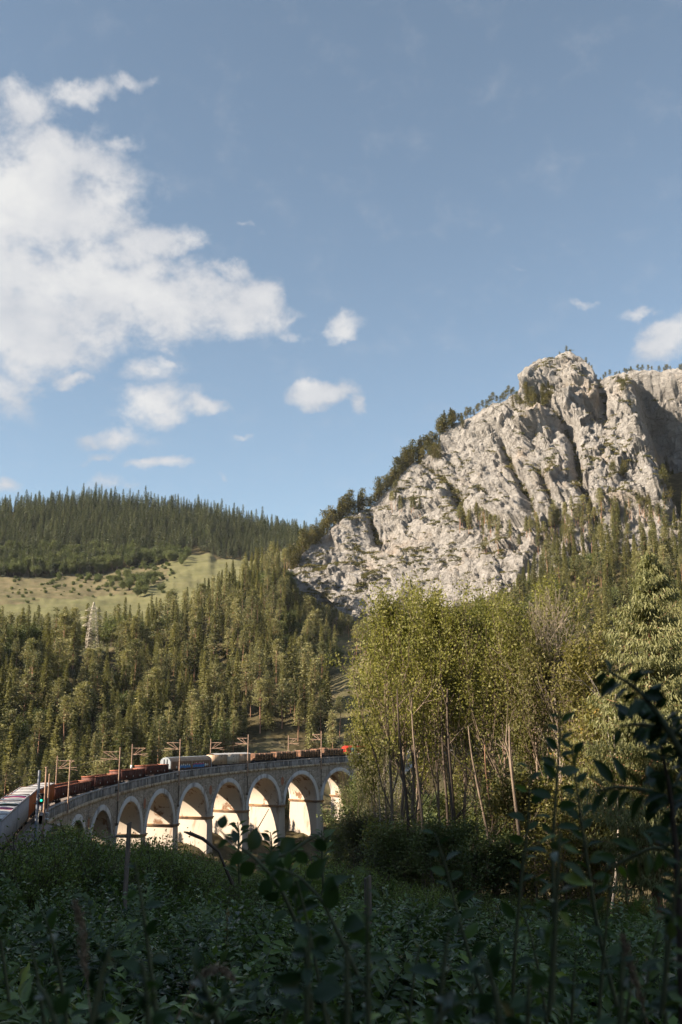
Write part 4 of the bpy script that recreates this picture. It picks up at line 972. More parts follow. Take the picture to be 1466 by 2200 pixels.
def pine(seed, h=20.0, R=2.7, bare=.45, clumps=46, per=30, size=.55):
    g = np.random.default_rng(seed); T = MB(); C = MB(); bx_ = np.cumsum(g.normal(size=(6, 2))*.12, 0)
    tp = [(0, 0, 0)] + [(bx_[i][0], bx_[i][1], h*(i+1)/6.2) for i in range(6)]; T.tube(tp, np.linspace(h*.012, .04, 7), 6, cap=False)
    P, D_, N_ = [], [], []
    for c in range(clumps):
        f = g.uniform(0, 1)**.85; z = h*(bare + (1-bare)*f); r = R*(.25+.9*math.sin(math.pi*min(1, f*.8+.2)))*g.uniform(.25, 1)*(1-.55*f); a = g.uniform(0, 6.28)
        c0 = np.array([math.cos(a)*r, math.sin(a)*r, z]); T.tube([(0, 0, z-.15*r), c0], [.05, .02], 3, cap=False)
        q = g.normal(size=(per, 3))*[.55, .55, .28]; P.append(c0+q); dd = unit(q+[0, 0, .35]+g.normal(size=(per, 3))*.35); D_.append(dd); N_.append(g.normal(size=(per, 3)))
    P = np.concatenate(P); C.inst(SPRAYV, SPRAYF, P, np.concatenate(D_), np.concatenate(N_), size*g.uniform(.6, 1.3, len(P)), size*.5*g.uniform(.6, 1.2, len(P)), tint=g.random(len(P)))
    return T, C
def limb(T, tips, p, d, L, r, lvl, g, up=.25, spread=.55, kids=(3, 5), nseg=4, bare=.35, wob=.12, shrink=.62):
    pts = [np.array(p, float)]; d = unit(d)
    for i in range(nseg):
        d = unit(d + g.normal(size=3)*wob + [0, 0, up*.25]); pts.append(pts[-1] + d*L/nseg)
    T.tube(pts, np.linspace(r, max(r*.45, .012), nseg+1), 6 if r > .08 else 4 if r > .03 else 3, cap=False)
    if lvl <= 1: tips.append((np.array(pts), lvl))
    if lvl == 0: return
    n = g.integers(kids[0], kids[1]+1)
    for k in range(n):
        t = bare + (1-bare)*(k+g.random())/n; i = min(int(t*nseg), nseg-1); pp = pts[i] + (pts[i+1]-pts[i])*(t*nseg-i)
        ax = unit(np.cross(d, g.normal(size=3))); nd = unit(d*math.cos(spread) + ax*math.sin(spread)*g.uniform(.7, 1.3))
        limb(T, tips, pp, nd, L*shrink*g.uniform(.75, 1.2), r*.5, lvl-1, g, up, spread, kids, max(2, nseg-1), .25, wob*1.2, shrink)
    limb(T, tips, pts[-1], d, L*shrink*.9, r*.45, lvl-1, g, up, spread, kids, max(2, nseg-1), .25, wob*1.2, shrink)
def leaves_on(C, tips, n, g, size, sc=.45, flat=.7, aspect=.8, tv=TQUAD, tf=TQF, hang=0.0):
    wts = np.array([1.0 if l == 0 else .6 for _, l in tips]); wts /= wts.sum(); idx = g.choice(len(tips), n, p=wts); t = g.random(n)
    A = np.array([tips[i][0][int(tt*(len(tips[i][0])-1))] + (tips[i][0][min(int(tt*(len(tips[i][0])-1))+1, len(tips[i][0])-1)] - tips[i][0][int(tt*(len(tips[i][0])-1))])*(tt*(len(tips[i][0])-1) % 1) for i, tt in zip(idx, t)])
    q = g.normal(size=(n, 3))*sc*np.array([1, 1, .7]); d = unit(q + g.normal(size=(n, 3))*sc*.6 + [0, 0, -hang]); N_ = g.normal(size=(n, 3))*(1-flat) + np.array([0, 0, flat])
    ct = np.array([(i*37 % 97)/97 for i in idx]); C.inst(tv, tf, A+q, d, N_, size*g.uniform(.6, 1.35, n), size*aspect*g.uniform(.6, 1.3, n), tint=np.clip(ct*.5+g.random(n)*.5, 0, 1))
def broadleaf(seed, h=12.0, n=9000, leaf=.3, trunk=.3, r=.2, lvl=3, spread=.6, up=.5, sc=.6, stems=1, flat=.4, kids=(3, 5)):
    g = np.random.default_rng(seed); T = MB(); C = MB(); tips = []
    for s_ in range(stems):
        a = g.uniform(0, 6.28); o = np.array([math.cos(a), math.sin(a), 0])*(.0 if stems == 1 else r*3)
        p = np.array([0, 0, -.5]) + o; d = unit(np.array([0, 0, 1]) + o*.12/(r*3) if stems > 1 else np.array([g.normal()*.03, g.normal()*.03, 1]))
        pts = [p]
        for i in range(4): d = unit(d + g.normal(size=3)*[.03, .03, 0]); pts.append(pts[-1] + d*h*trunk/4)
        T.tube(pts, np.linspace(r, r*.8, 5), 8, cap=False)
        m = 4 if stems > 1 else 6
        for k in range(m):
            a2 = g.uniform(0, 6.28); e = g.uniform(.15, .55); nd = [math.cos(a2)*math.sin(e), math.sin(a2)*math.sin(e), math.cos(e)]
            limb(T, tips, pts[-1] - d*g.uniform(0, h*trunk*.35), nd, h*(1-trunk)*g.uniform(.42, .6), r*.6, lvl-1, g, up, spread, kids)
        limb(T, tips, pts[-1], d, h*(1-trunk)*.6, r*.75, lvl-1, g, up, spread, kids)
    leaves_on(C, tips, n, g, leaf, sc, flat)
    return T, C
def larch(seed, h=26.0, R=4.4, n=26000):
    g = np.random.default_rng(seed); T = MB(); C = MB(); T.tube([(0, 0, -.5), (.05, 0, h*.3), (.3, 0, h*.6), (.8, 0, h)], [.27, .22, .13, .02], 9, cap=False)
    P, D_, N_, L = [], [], [], []; nb = 230
    for k in range(nb):
        f = (k+g.random())/nb; z = h*(.16+.83*f); r = R*(1-f)**.62*g.uniform(.4, 1.12)*(.55 if f < .12 else 1); a = g.uniform(0, 6.28); el = .18 - .25*(1-f) + g.normal()*.12
        tt = np.linspace(0, 1, 5); x = r*tt; zz = z + x*math.tan(el) - .06*r*np.sin(tt*3.1) + .12*r*tt**3; cx = .8*f**1.3
        pts = np.stack([cx+x*math.cos(a), x*math.sin(a), zz], 1); T.tube(pts, np.linspace(.05 if f < .6 else .03, .008, 5), 3, cap=False)
        m = int(n/nb*(.35+r/R)); t = g.random(m)**.7; b0 = np.stack([np.interp(t, tt, pts[:, i]) for i in range(3)], 1)
        side = np.stack([-math.sin(a)*np.ones(m), math.cos(a)*np.ones(m), np.zeros(m)], 1); b0 += side*(g.normal(size=m)*.30*(.6+t)*r*.55)[:, None] + g.normal(size=(m, 3))*[.12, .12, .1]
        hangd = np.stack([g.normal(size=m)*.25+math.cos(a)*.2, g.normal(size=m)*.25+math.sin(a)*.2, -np.ones(m)*g.uniform(.2, 1.1, m)], 1)
        P.append(b0); D_.append(hangd); N_.append(g.normal(size=(m, 3))); L.append(g.uniform(.09, .32, m))
    P = np.concatenate(P); L = np.concatenate(L); C.inst(TQUAD, TQF, P, np.concatenate(D_), np.concatenate(N_), L, 0.038+L*.09, tint=g.random(len(P)))
    return T, C
def shrub(seed, n=3600, h=2.0, R=1.1, leaf=.075, stems=26, asp=.42, scat=.12):
    """rounded bush of arching shoots with leaves set in pairs"""
    g = np.random.default_rng(seed); T = MB(); C = MB(); P, D_, N_ = [], [], []; per = n//stems//3
    for s_ in range(stems):
        a = g.uniform(0, 6.28); e = abs(g.normal())*.5+.08; L = h*g.uniform(.75, 1.12); d = unit([math.cos(a)*math.sin(e), math.sin(a)*math.sin(e), math.cos(e)]); pts = [np.array([g.normal()*.12, g.normal()*.12, -.2])]
        for i in range(7): d = unit(d + g.normal(size=3)*.10 + [math.cos(a)*.05, math.sin(a)*.05, -.02*i]); pts.append(pts[-1]+d*L/7)
        pts = np.array(pts); T.tube(pts, np.linspace(.014, .004, 8), 3, cap=False)
        for b_ in range(3):
            if b_ == 0: bp = pts[2:]
            else:
                i = g.integers(2, 6); dd = unit(d + g.normal(size=3)*.8); bp = np.array([pts[i] + dd*L*.3*t + [0, 0, .05*t] for t in np.linspace(0, 1, 5)]); T.tube(bp, np.linspace(.006, .003, 5), 3, cap=False)
            m = per; t = (np.arange(m)+.5)/m*(len(bp)-1.001); i = t.astype(int); c = bp[i]+(bp[i+1]-bp[i])*(t-i)[:, None]; tg = unit(bp[i+1]-bp[i]); sgn = np.where(np.arange(m) % 2, 1, -1)
            up_ = unit(g.normal(size=3)*.4+[0, 0, 1]); sd = unit(np.cross(tg, up_)); P.append(c+g.normal(size=(m, 3))*.012); D_.append(tg*.55+sd*sgn[:, None]+g.normal(size=(m, 3))*.25+[0, 0, .1]); N_.append(np.tile(up_, (m, 1))+g.normal(size=(m, 3))*.25)
    P = np.concatenate(P); C.inst(LEAFV, LEAFF, P, np.concatenate(D_), np.concatenate(N_), leaf*g.uniform(.6, 1.3, len(P)), leaf*asp*g.uniform(.8, 1.2, len(P)), tint=g.random(len(P)))
    return T, C

def proto(name, TC, tm, cm):
    """a pair of shared meshes: (trunk, crown)"""
    T, C = TC; return (T.mesh(name+'_trunk', tm) if T.V else None, C.mesh(name+'_crown', cm))
SPR = [proto('spruce', conifer(s, 20, R, z0, 34, 8, 5, dr, .66), M['bark_dark'], M['spruce']) for s, R, z0, dr in ((1, 2.3, .08, .3), (2, 2.7, .1, .2), (3, 2.0, .14, .35), (4, 2.5, .05, .15), (5, 3.0, .12, .25))]
SPP = [proto('pinelike', conifer(s, 20, R, z0, 26, 7, 5, .05, .74, jag=.6, full=.8), M['bark_red'], M['pine']) for s, R, z0 in ((8, 2.6, .35), (9, 2.3, .28), (10, 3.0, .42))]
PIN = [proto('pine', pine(s, 20, R, b_), M['bark_red'], M['pine']) for s, R, b_ in ((6, 2.7, .42), (7, 3.0, .5), (12, 2.4, .36), (13, 2.8, .55))]
RID = [proto('ridge_pine', pine(s, 9, 2.0, b_, 26, 26, .5), M['bark_dark'], M['ridge']) for s, b_ in ((14, .25), (15, .35), (16, .2))] + [proto('ridge_spruce', conifer(17, 10, 1.9, .08, 20, 7, 4, .2, .55, jag=.5), M['bark_dark'], M['ridge'])]
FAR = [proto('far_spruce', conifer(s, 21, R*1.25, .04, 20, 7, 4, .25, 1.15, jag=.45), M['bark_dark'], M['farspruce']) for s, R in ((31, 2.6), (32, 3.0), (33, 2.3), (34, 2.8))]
BRD = [proto('broadleaf', broadleaf(s, 12, 5200, .42, .2, .18, 3, .65, .4, .75), M['bark'], M['broad']) for s in (41, 42, 43)]
FBU = [proto('bush', broadleaf(s, 4, 900, .42, .08, .06, 2, .8, .2, .5), M['bark_dark'], M['broad']) for s in (46, 47)]
def tree(pr, name, label, cat, group, x, y_, z, sc, rz=None, sxy=1.0, parts=True):
    r = thing(name, label, cat, (x, y_, z), pyr.uniform(0, 6.28) if rz is None else rz, group); r.scale = (sc*sxy, sc*sxy, sc)
    if pr[0] is not None: link('trunk', pr[0], r)
    link('crown', pr[1], r); return r
# joined prototypes for the countless rest, instanced on points
PC = {}
def joined(key, protos):
    if key in PC: return PC[key]
    c = bpy.data.collections.new('proto_'+key)
    for T_, C_ in protos:
        me = bpy.data.meshes.new(key); import bmesh as _b
        bm = _b.new(); bm.from_mesh(C_); k = len(bm.faces)
        if T_ is not None: bm.from_mesh(T_)
        bm.faces.ensure_lookup_table()
        for f in bm.faces: f.material_index = 0
        if T_ is not None:
            for f in bm.faces[k:]: f.material_index = 1
        bm.to_mesh(me); bm.free(); me.materials.append(C_.materials[0]); me.materials.append(T_.materials[0] if T_ else C_.materials[0]); c.objects.link(bpy.data.objects.new(key, me))
    PC[key] = c; return c
def stuff_scatter(name, label, cat, key, protos, pts, scl, seed=0):
    """one object: trees instanced on its points by geometry nodes"""
    me = bpy.data.meshes.new(name); pts = np.asarray(pts, float); me.vertices.add(len(pts)); me.vertices.foreach_set('co', pts.astype(np.float32).ravel())
    g = np.random.default_rng(seed)
    for nm, v in (('sc', np.asarray(scl, float)), ('rz', g.uniform(0, 6.28, len(pts)))): a = me.attributes.new(nm, 'FLOAT', 'POINT'); a.data.foreach_set('value', v.astype(np.float32))
    o = link(name, me); tag(o, label, cat, kind='stuff')
    ng = bpy.data.node_groups.new(name, 'GeometryNodeTree'); ng.interface.new_socket('Geometry', in_out='INPUT', socket_type='NodeSocketGeometry'); ng.interface.new_socket('Geometry', in_out='OUTPUT', socket_type='NodeSocketGeometry')
    n = ng.nodes; l = ng.links; gi = n.new('NodeGroupInput'); go = n.new('NodeGroupOutput'); ip = n.new('GeometryNodeInstanceOnPoints'); ci = n.new('GeometryNodeCollectionInfo')
    ci.inputs['Collection'].default_value = joined(key, protos); ci.inputs['Separate Children'].default_value = True; ci.inputs['Reset Children'].default_value = True
    m2p = n.new('GeometryNodeMeshToPoints')
    def attr(nm): a = n.new('GeometryNodeInputNamedAttribute'); a.data_type = 'FLOAT'; a.inputs['Name'].default_value = nm; return a.outputs['Attribute']
    cx = n.new('ShaderNodeCombineXYZ'); l.new(attr('rz'), cx.inputs[2]); l.new(gi.outputs[0], m2p.inputs[0]); l.new(m2p.outputs[0], ip.inputs['Points']); l.new(ci.outputs[0], ip.inputs['Instance'])
    ip.inputs['Pick Instance'].default_value = True; l.new(attr('sc'), ip.inputs['Scale']); l.new(cx.outputs[0], ip.inputs['Rotation']); l.new(ip.outputs[0], go.inputs[0])
    md = o.modifiers.new('scatter', 'NODES'); md.node_group = ng; return o

def poisson(px0, px1, D0, D1, gap, seed, keep):
    """jittered positions in a sector; gap may depend on distance"""
    g = np.random.default_rng(seed); out = []; D = D0
    while D < D1:
        gp = gap(D) if callable(gap) else gap; a = az_of(px0) + g.random()*gp/D
        while a < az_of(px1):
            d = D + g.uniform(-.5, .5)*gp; aa = a + g.uniform(-.42, .42)*gp/D; x, yy = d*math.sin(aa), d*math.cos(aa)
            if keep(aa, d, x, yy, g): out.append((x, yy))
            a += gp/D
        D += gp*.87
    return np.array(out)
_tp2 = np.array([track(s, 4.5)[:2] for s in np.arange(-260, 120, 3.0)])
def track_d(x, yy): return float(np.min(np.hypot(_tp2[:, 0]-x, _tp2[:, 1]-yy)))
_bare = [(at(590, 1590, 350), 13, 20), (at(500, 1592, 330), 8, 12), (at(760, 1480, 420), 11, 50), (at(745, 1420, 500), 9, 30), (at(735, 1700, 345), 12, 13), (at(196, 1408, 455), 6, 6), (at(480, 1400, 430), 7, 7), (at(196, 1370, 415), 4.5, 30)]
def in_bare(x, yy): return any(((x-c[0])/a)**2 + ((yy-c[1])/b_)**2 < 1 for c, a, b_ in _bare)

# ------------------------------------------------------------------ wood on the slope behind the viaduct and below the cliff
def keep_mid(a, d, x, yy, g):
    db, _ = line_at(K_BASE, a); dc, _ = line_at(K_CREST, a)
    if d > (dc - 18 if a < AZC else db + 10): return False
    if track_d(x, yy) < 9.5 or in_bare(x, yy): return False
    lim = float(np.interp(a, [az_of(-200), az_of(0), az_of(100), az_of(200), az_of(345), az_of(610), az_of(720), az_of(900), az_of(1466)], [158, 160, 195, 232, 268, 322, 350, 330, 320]))
    return d > lim
MID = poisson(-260, 1760, 155, 640, lambda D: 6.3, 5, keep_mid)
MZ = ground(MID[:, 0], MID[:, 1]); MD = np.hypot(MID[:, 0], MID[:, 1])
gk = np.random.default_rng(9); kindv = gk.random(len(MID)); clump = fbm(np.stack([MID[:, 0], MID[:, 1], 0*MD], -1)/45, 2)
kind = np.where(kindv + clump*.35 < .52, 0, np.where(kindv + clump*.35 < .94, 1, 2))     # spruce, pine, broadleaf
hgt = (.5 + .6*gk.random(len(MID))**.8)*np.interp(MD, [160, 260, 600], [.80, .95, .95]); hgt *= np.where((MD < 300) & (gk.random(len(MID)) < .3), .7, 1)
# on the exposed crest under the pylon and along the rock the trees are lower

def light_cap(x, yy):
    """tree height that leaves the evening sun on the piers, as the photo shows"""
    for L_ in np.arange(4, 130, 4.0):
        px_, py_ = x + L_*math.sin(math.radians(71)), yy + L_*math.cos(math.radians(71)); j = int(np.argmin(np.hypot(_tp2[:, 0]-px_, _tp2[:, 1]-py_)))
        if math.hypot(_tp2[j, 0]-px_, _tp2[j, 1]-py_) < 5.5 and -138 < -260+3*j < 30: return gz(px_, py_) + 3 + .577*L_
    return 1e3
for i in range(len(MID)):
    if MD[i] < 380:
        c_ = light_cap(MID[i, 0], MID[i, 1]); 
        if MZ[i] + 20*hgt[i] > c_: hgt[i] = max((c_ - MZ[i])/20, 0)
CBX = [600, 625, 645, 690, 730, 770, 850, 1000, 1100, 1130, 1165, 1210, 1230]; CBY = [1130, 1235, 1268, 1292, 1310, 1330, 1325, 1295, 1258, 1212, 1165, 1120, 1000]
for i in range(len(MID)):
    p_ = proj(MID[i, 0], MID[i, 1], MZ[i])[0]
    if 622 < p_ < 1225 and MD[i] > 400: hgt[i] = min(hgt[i], max(0, (zat(p_, np.interp(p_, CBX, CBY), MD[i]) - MZ[i])/20))
    if 168 < p_ < 232 and MD[i] < 462: hgt[i] = min(hgt[i], max(0, (zat(p_, 1388 + abs(p_-200)*-.5, MD[i]) - MZ[i])/20))
okm = hgt > .28; MID = MID[okm]; MZ = MZ[okm]; MD = MD[okm]; kind = kind[okm]; hgt = hgt[okm]
print('mid trees', len(MID))
mid_px = np.array([proj(x, yy, z)[0] for x, yy, z in zip(MID[:, 0], MID[:, 1], MZ)])
vis = (mid_px > -70) & (mid_px < 1540) & ~((mid_px > 830) & (mid_px < 1120) & (MD < 430))
LAB = {0: ('spruce_tree', 'dense spruce', 'tree'), 1: ('pine_tree', 'loose crowned pine', 'tree'), 2: ('broadleaf_tree', 'pale rounded broadleaf tree', 'tree')}
def region(px, D):
    if px > 1290: return 'behind the tall larch' if D < 450 else 'under the shaded rock recess'
    if px > 1000: return 'behind the maple grove' if D < 450 else 'at the right foot of the cliff'
    if px > 740: return 'between cliff and grove'
    if px > 620: return 'below the left foot of the cliff' if D > 450 else 'above the last viaduct arch'
    if D < 230: return 'right behind the orange wagon' if px < 120 else 'right behind the open wagons'
    if D < 330: return 'low on the slope left of the masts' if px < 200 else 'low on the slope above the open wagons'
    if px < 150: return 'on the crest left of the pylon' if D > 390 else 'on the slope left of the pylon'
    if px < 260: return 'around the pylon foot'
    if px < 420: return 'on the crest right of the pylon' if D > 430 else 'above the covered wagon'
    return 'on the crest below the meadow' if D > 470 else 'above the log wagons'
def build_word(h, wd): return ('tall ' if h > .93 else 'small ' if h < .75 else 'middling ') + ('narrow ' if wd < 1.1 else 'broad ' if wd > 1.35 else '')
PRK = {0: SPR, 1: PIN + SPP, 2: BRD}
for k in (0, 1, 2):
    idx = np.where(kind == k)[0]; order = idx[np.argsort(np.where(vis[idx], MD[idx]/hgt[idx], 1e6))]; ind = set(order[:(170, 290, 150)[k]].tolist()) & set(np.where(vis)[0].tolist()); nm, lb, ct_ = LAB[k]
    for i in sorted(ind):
        pr = PRK[k][int(gk.integers(len(PRK[k])))]; sc = hgt[i]*(1 if k < 2 else .85)
        wd_ = gk.uniform(.9, 1.6); rg = region(mid_px[i], MD[i]); bw = build_word(hgt[i], wd_)
        tree(pr, nm, bw + lb + ' ' + rg, ct_, bw + nm.replace('_', ' ') + 's ' + rg, MID[i, 0], MID[i, 1], MZ[i]-.3, sc, sxy=wd_)
    rest = np.array([i for i in idx if i not in ind])
    if len(rest): stuff_scatter('wood_of_'+nm.split('_')[0], 'continuous wood of %s trees clothing the slope under the crest' % nm.split('_')[0], 'wood', 'mid%d' % k, PRK[k], np.stack([MID[rest, 0], MID[rest, 1], MZ[rest]-.3], -1), hgt[rest], k)

# ------------------------------------------------------------------ mountain pines along the ridge of the rock and on its ledges
def crest_pt(px):
    a = az_of(px, 900); i = int(np.argmin(np.abs(CL_A - a))); col = CL_P[250:345, i]; e = col[:, 2]/np.hypot(col[:, 0], col[:, 1]); return col[int(np.argmax(e))]
n = 0; used_px = []
px = 628.0; rp = random.Random(3)
while px < 1475:
    dens_ = 1.0 if px < 985 else (.85 if px < 1128 else (.22 if px < 1275 else .8))
    if rp.random() < dens_ and not (1128 < px < 1200):
        p = crest_pt(px); sc = rp.uniform(.7, 1.5) if px < 960 else (rp.uniform(.7, 1.25) if px < 1125 else rp.uniform(.35, .7))
        k_ = 1 if px < 960 else 1
        for j in range(2 if px < 960 else 1):
            pr = RID[rp.randrange(4)] if px < 1000 else RID[rp.randrange(3)]
            of = rp.uniform(1, 16)*j; ln = math.hypot(p[0], p[1]); x, yy = p[0]*(1+of/ln), p[1]*(1+of/ln)
            where_ = 'on the descending left ridge of the cliff' if px < 960 else ('on the shoulder below the summit' if px < 1125 else ('on the rocky summit' if px < 1280 else 'on the right hand crest of the cliff'))
            tree(pr, 'mountain_pine', 'small dark mountain pine ' + where_, 'tree', 'mountain pines ' + where_, x, yy, p[2]-1.0-(of*.35 if px < 960 else 0), sc*(1.35 if px < 960 else .85))
    px += rp.uniform(3, 7.5)*(1 if px < 960 else 1.25)
# ledge clumps seen in the photo
spots = []
for cx, cy, rx, ry, m in ((1150, 865, 48, 22, 26), (1150, 1160, 50, 36, 26), (1040, 1130, 22, 32, 14), (850, 1090, 14, 24, 8), (975, 910, 26, 14, 10), (890, 1110, 18, 8, 5), (1330, 1025, 22, 12, 6), (1350, 840, 10, 14, 3), (1395, 1105, 45, 34, 22),
                          (1230, 1130, 70, 30, 22), (1060, 1160, 30, 18, 9), (1100, 1000, 8, 10, 3), (1005, 1140, 30, 14, 6), (1045, 1195, 22, 10, 3), (940, 985, 30, 10, 7), (1440, 1050, 26, 40, 10), (1200, 1180, 50, 30, 16), (1320, 1120, 60, 30, 20)):
    for _ in range(m): spots.append((rp.gauss(cx, rx*.55), rp.gauss(cy, ry*.5)))
for q_ in spots:
    if not 640 < q_[0] < 1470: continue
    p = cliff_point(*q_); low = q_[1] > 1090; pr = (RID[rp.randrange(4)] if not low else SPP[rp.randrange(3)] if rp.random() < .5 else PIN[rp.randrange(4)])
    tree(pr, 'ledge_pine', 'small pine rooted on a ledge of the pale cliff' if not low else 'pine climbing the broken lower part of the cliff', 'tree', 'pines on the ledges of the cliff' if not low else 'pines on the lower cliff',
         p[0]*.9975, p[1]*.9975, p[2]-.4, rp.uniform(.8, 1.45) if not low else rp.uniform(.45, .85))
# tufts of grass and dwarf scrub growing on the ledges
tg = np.random.default_rng(44); pts = []
NN = np.cross(np.gradient(P2, axis=1), np.gradient(P2, axis=0)); NN /= np.linalg.norm(NN, axis=-1)[..., None]; up_ = np.abs(NN[..., 2])
pm = fbm(P2.reshape(-1, 3)/22, 3).reshape(up_.shape); ok = np.argwhere((up_ + pm*.45 > .88)[:330]); sel = ok[tg.choice(len(ok), min(3600, len(ok)), replace=False)]
gl = np.argwhere(GUL[:330] < 4.5); sel = np.concatenate([sel, gl[tg.choice(len(gl), min(1100, len(gl)), replace=False)]])
pts = P2[sel[:, 0], sel[:, 1]]
TUF = [proto('tuft', (MB(), (lambda C, g: (C.inst(SPRAYV, SPRAYF, g.normal(size=(60, 3))*[.5, .5, .12], unit(g.normal(size=(60, 3))*[.6, .6, .3]+[0, 0, .6]), g.normal(size=(60, 3)), .45*g.uniform(.5, 1.2, 60), .2, tint=g.random(60)), C)[1])(MB(), np.random.default_rng(3))), M['bark_dark'], M['ridge'])]
stuff_scatter('ledge_scrub', 'low olive scrub and grass tufts on the ledges of the cliff', 'scrub', 'tuft', TUF, pts, tg.uniform(.8, 2.4, len(pts)), 4)

# ------------------------------------------------------------------ far wooded hill, meadow edge trees
def keep_far(a, d, x, yy, g):
    df, _ = line_at(K_FOOT, a); dt, _ = line_at(K_TOP, a); return df + 4 < d < dt + 14
FRT = poisson(-80, 700, 810, 1110, 6.6, 6, keep_far); FZ = ground(FRT[:, 0], FRT[:, 1]); FD = np.hypot(FRT[:, 0], FRT[:, 1]); print('far trees', len(FRT))
gf = np.random.default_rng(12); fs = gf.uniform(.6, 1.12, len(FRT))*(.85+.3*gf.random(len(FRT))**3)
fpx = np.array([proj(x, yy, z)[0] for x, yy, z in zip(FRT[:, 0], FRT[:, 1], FZ)])
plant = (fpx > 455) & (fpx < 610) & (FD < 960); fs = np.where(plant, gf.uniform(.6, .7, len(FRT)), fs)
bl = (fpx < 380) & (FD < 900) & (gf.random(len(FRT)) < .5)
si = np.where(~bl)[0]; order = si[np.argsort(FD[si])]; ind = set(order[:125].tolist())
for i in sorted(ind):
    ed = 'young even spruce in the planted block beside the meadow' if plant[i] else 'dark spruce at the lower edge of the distant wood above the meadow'
    tree(FAR[int(gf.integers(4))], 'spruce_tree', ed, 'tree', 'spruces in the planted block' if plant[i] else 'spruces at the lower edge of the distant wood', FRT[i, 0], FRT[i, 1], FZ[i]-.3, fs[i])
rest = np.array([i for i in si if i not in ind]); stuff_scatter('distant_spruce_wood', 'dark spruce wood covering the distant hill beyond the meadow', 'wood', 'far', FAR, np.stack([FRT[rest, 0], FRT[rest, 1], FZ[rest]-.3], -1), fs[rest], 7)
for i in np.where(bl)[0]: tree(BRD[int(gf.integers(3))], 'broadleaf_tree', 'rounded green broadleaf tree at the foot of the distant spruce wood', 'tree', 'broadleaf trees at the foot of the distant wood', FRT[i, 0], FRT[i, 1], FZ[i]-.3, gf.uniform(.6, 1.15))
def onhill(px, py, D0=560, D1=1000):
    for D in np.arange(D0, D1, 3.0):
        p = at(px, py, D)
        if gz(p[0], p[1]) >= p[2]: return p
    return at(px, py, D1)
bs = random.Random(8)
for cx, cy, rx, ry, m, s0_, s1_, pr_ in ((300, 1262, 45, 12, 26, .5, .85, BRD), (150, 1262, 110, 16, 60, .3, .8, FBU), (230, 1245, 130, 9, 46, .6, 1.3, FBU), (330, 1222, 45, 12, 22, .5, 1.2, FBU), (60, 1275, 60, 12, 18, .3, .7, FBU), (355, 1240, 20, 22, 12, .3, .8, FBU), (120, 1226, 130, 10, 52, .5, 1.0, BRD), (290, 1208, 80, 12, 40, .5, 1.0, BRD), (370, 1200, 30, 10, 14, .5, .9, BRD), (440, 1165, 12, 10, 4, .8, 1.0, BRD)):
    for _ in range(m):
        p = onhill(bs.gauss(cx, rx*.6), bs.gauss(cy, ry*.6)); big = pr_ is BRD
        tree(pr_[bs.randrange(len(pr_))], 'meadow_tree' if big else 'heath_bush', 'rounded pale green tree standing at the edge of the sloping meadow' if big else 'small round bush dotted over the brown heath below the distant wood', 'tree' if big else 'bush',
             'trees at the edge of the meadow' if big else 'bushes on the brown heath', p[0], p[1], gz(p[0], p[1])-.2, bs.uniform(s0_, s1_))
for px_, D_, sc_, lb in ((20, 412, 1.35, 'large rounded green tree at the left edge of the photo under the meadow'), (52, 425, 1.0, 'smaller round tree right of the large one at the left edge'), (230, 455, 1.15, 'broad pale green tree just right of the pylon top'), (262, 470, 1.1, 'dark green round tree two to the right of the pylon'),
                         (175, 470, .95, 'slim pale tree just left of the pylon top'), (0, 395, 1.0, 'green tree cut by the left edge below the meadow')):
    a = az_of(px_); x, yy = D_*math.sin(a), D_*math.cos(a); tree(BRD[bs.randrange(3)], 'broadleaf_tree', lb, 'tree', 'single broadleaf trees on the crest', x, yy, gz(x, yy)-.3, sc_)
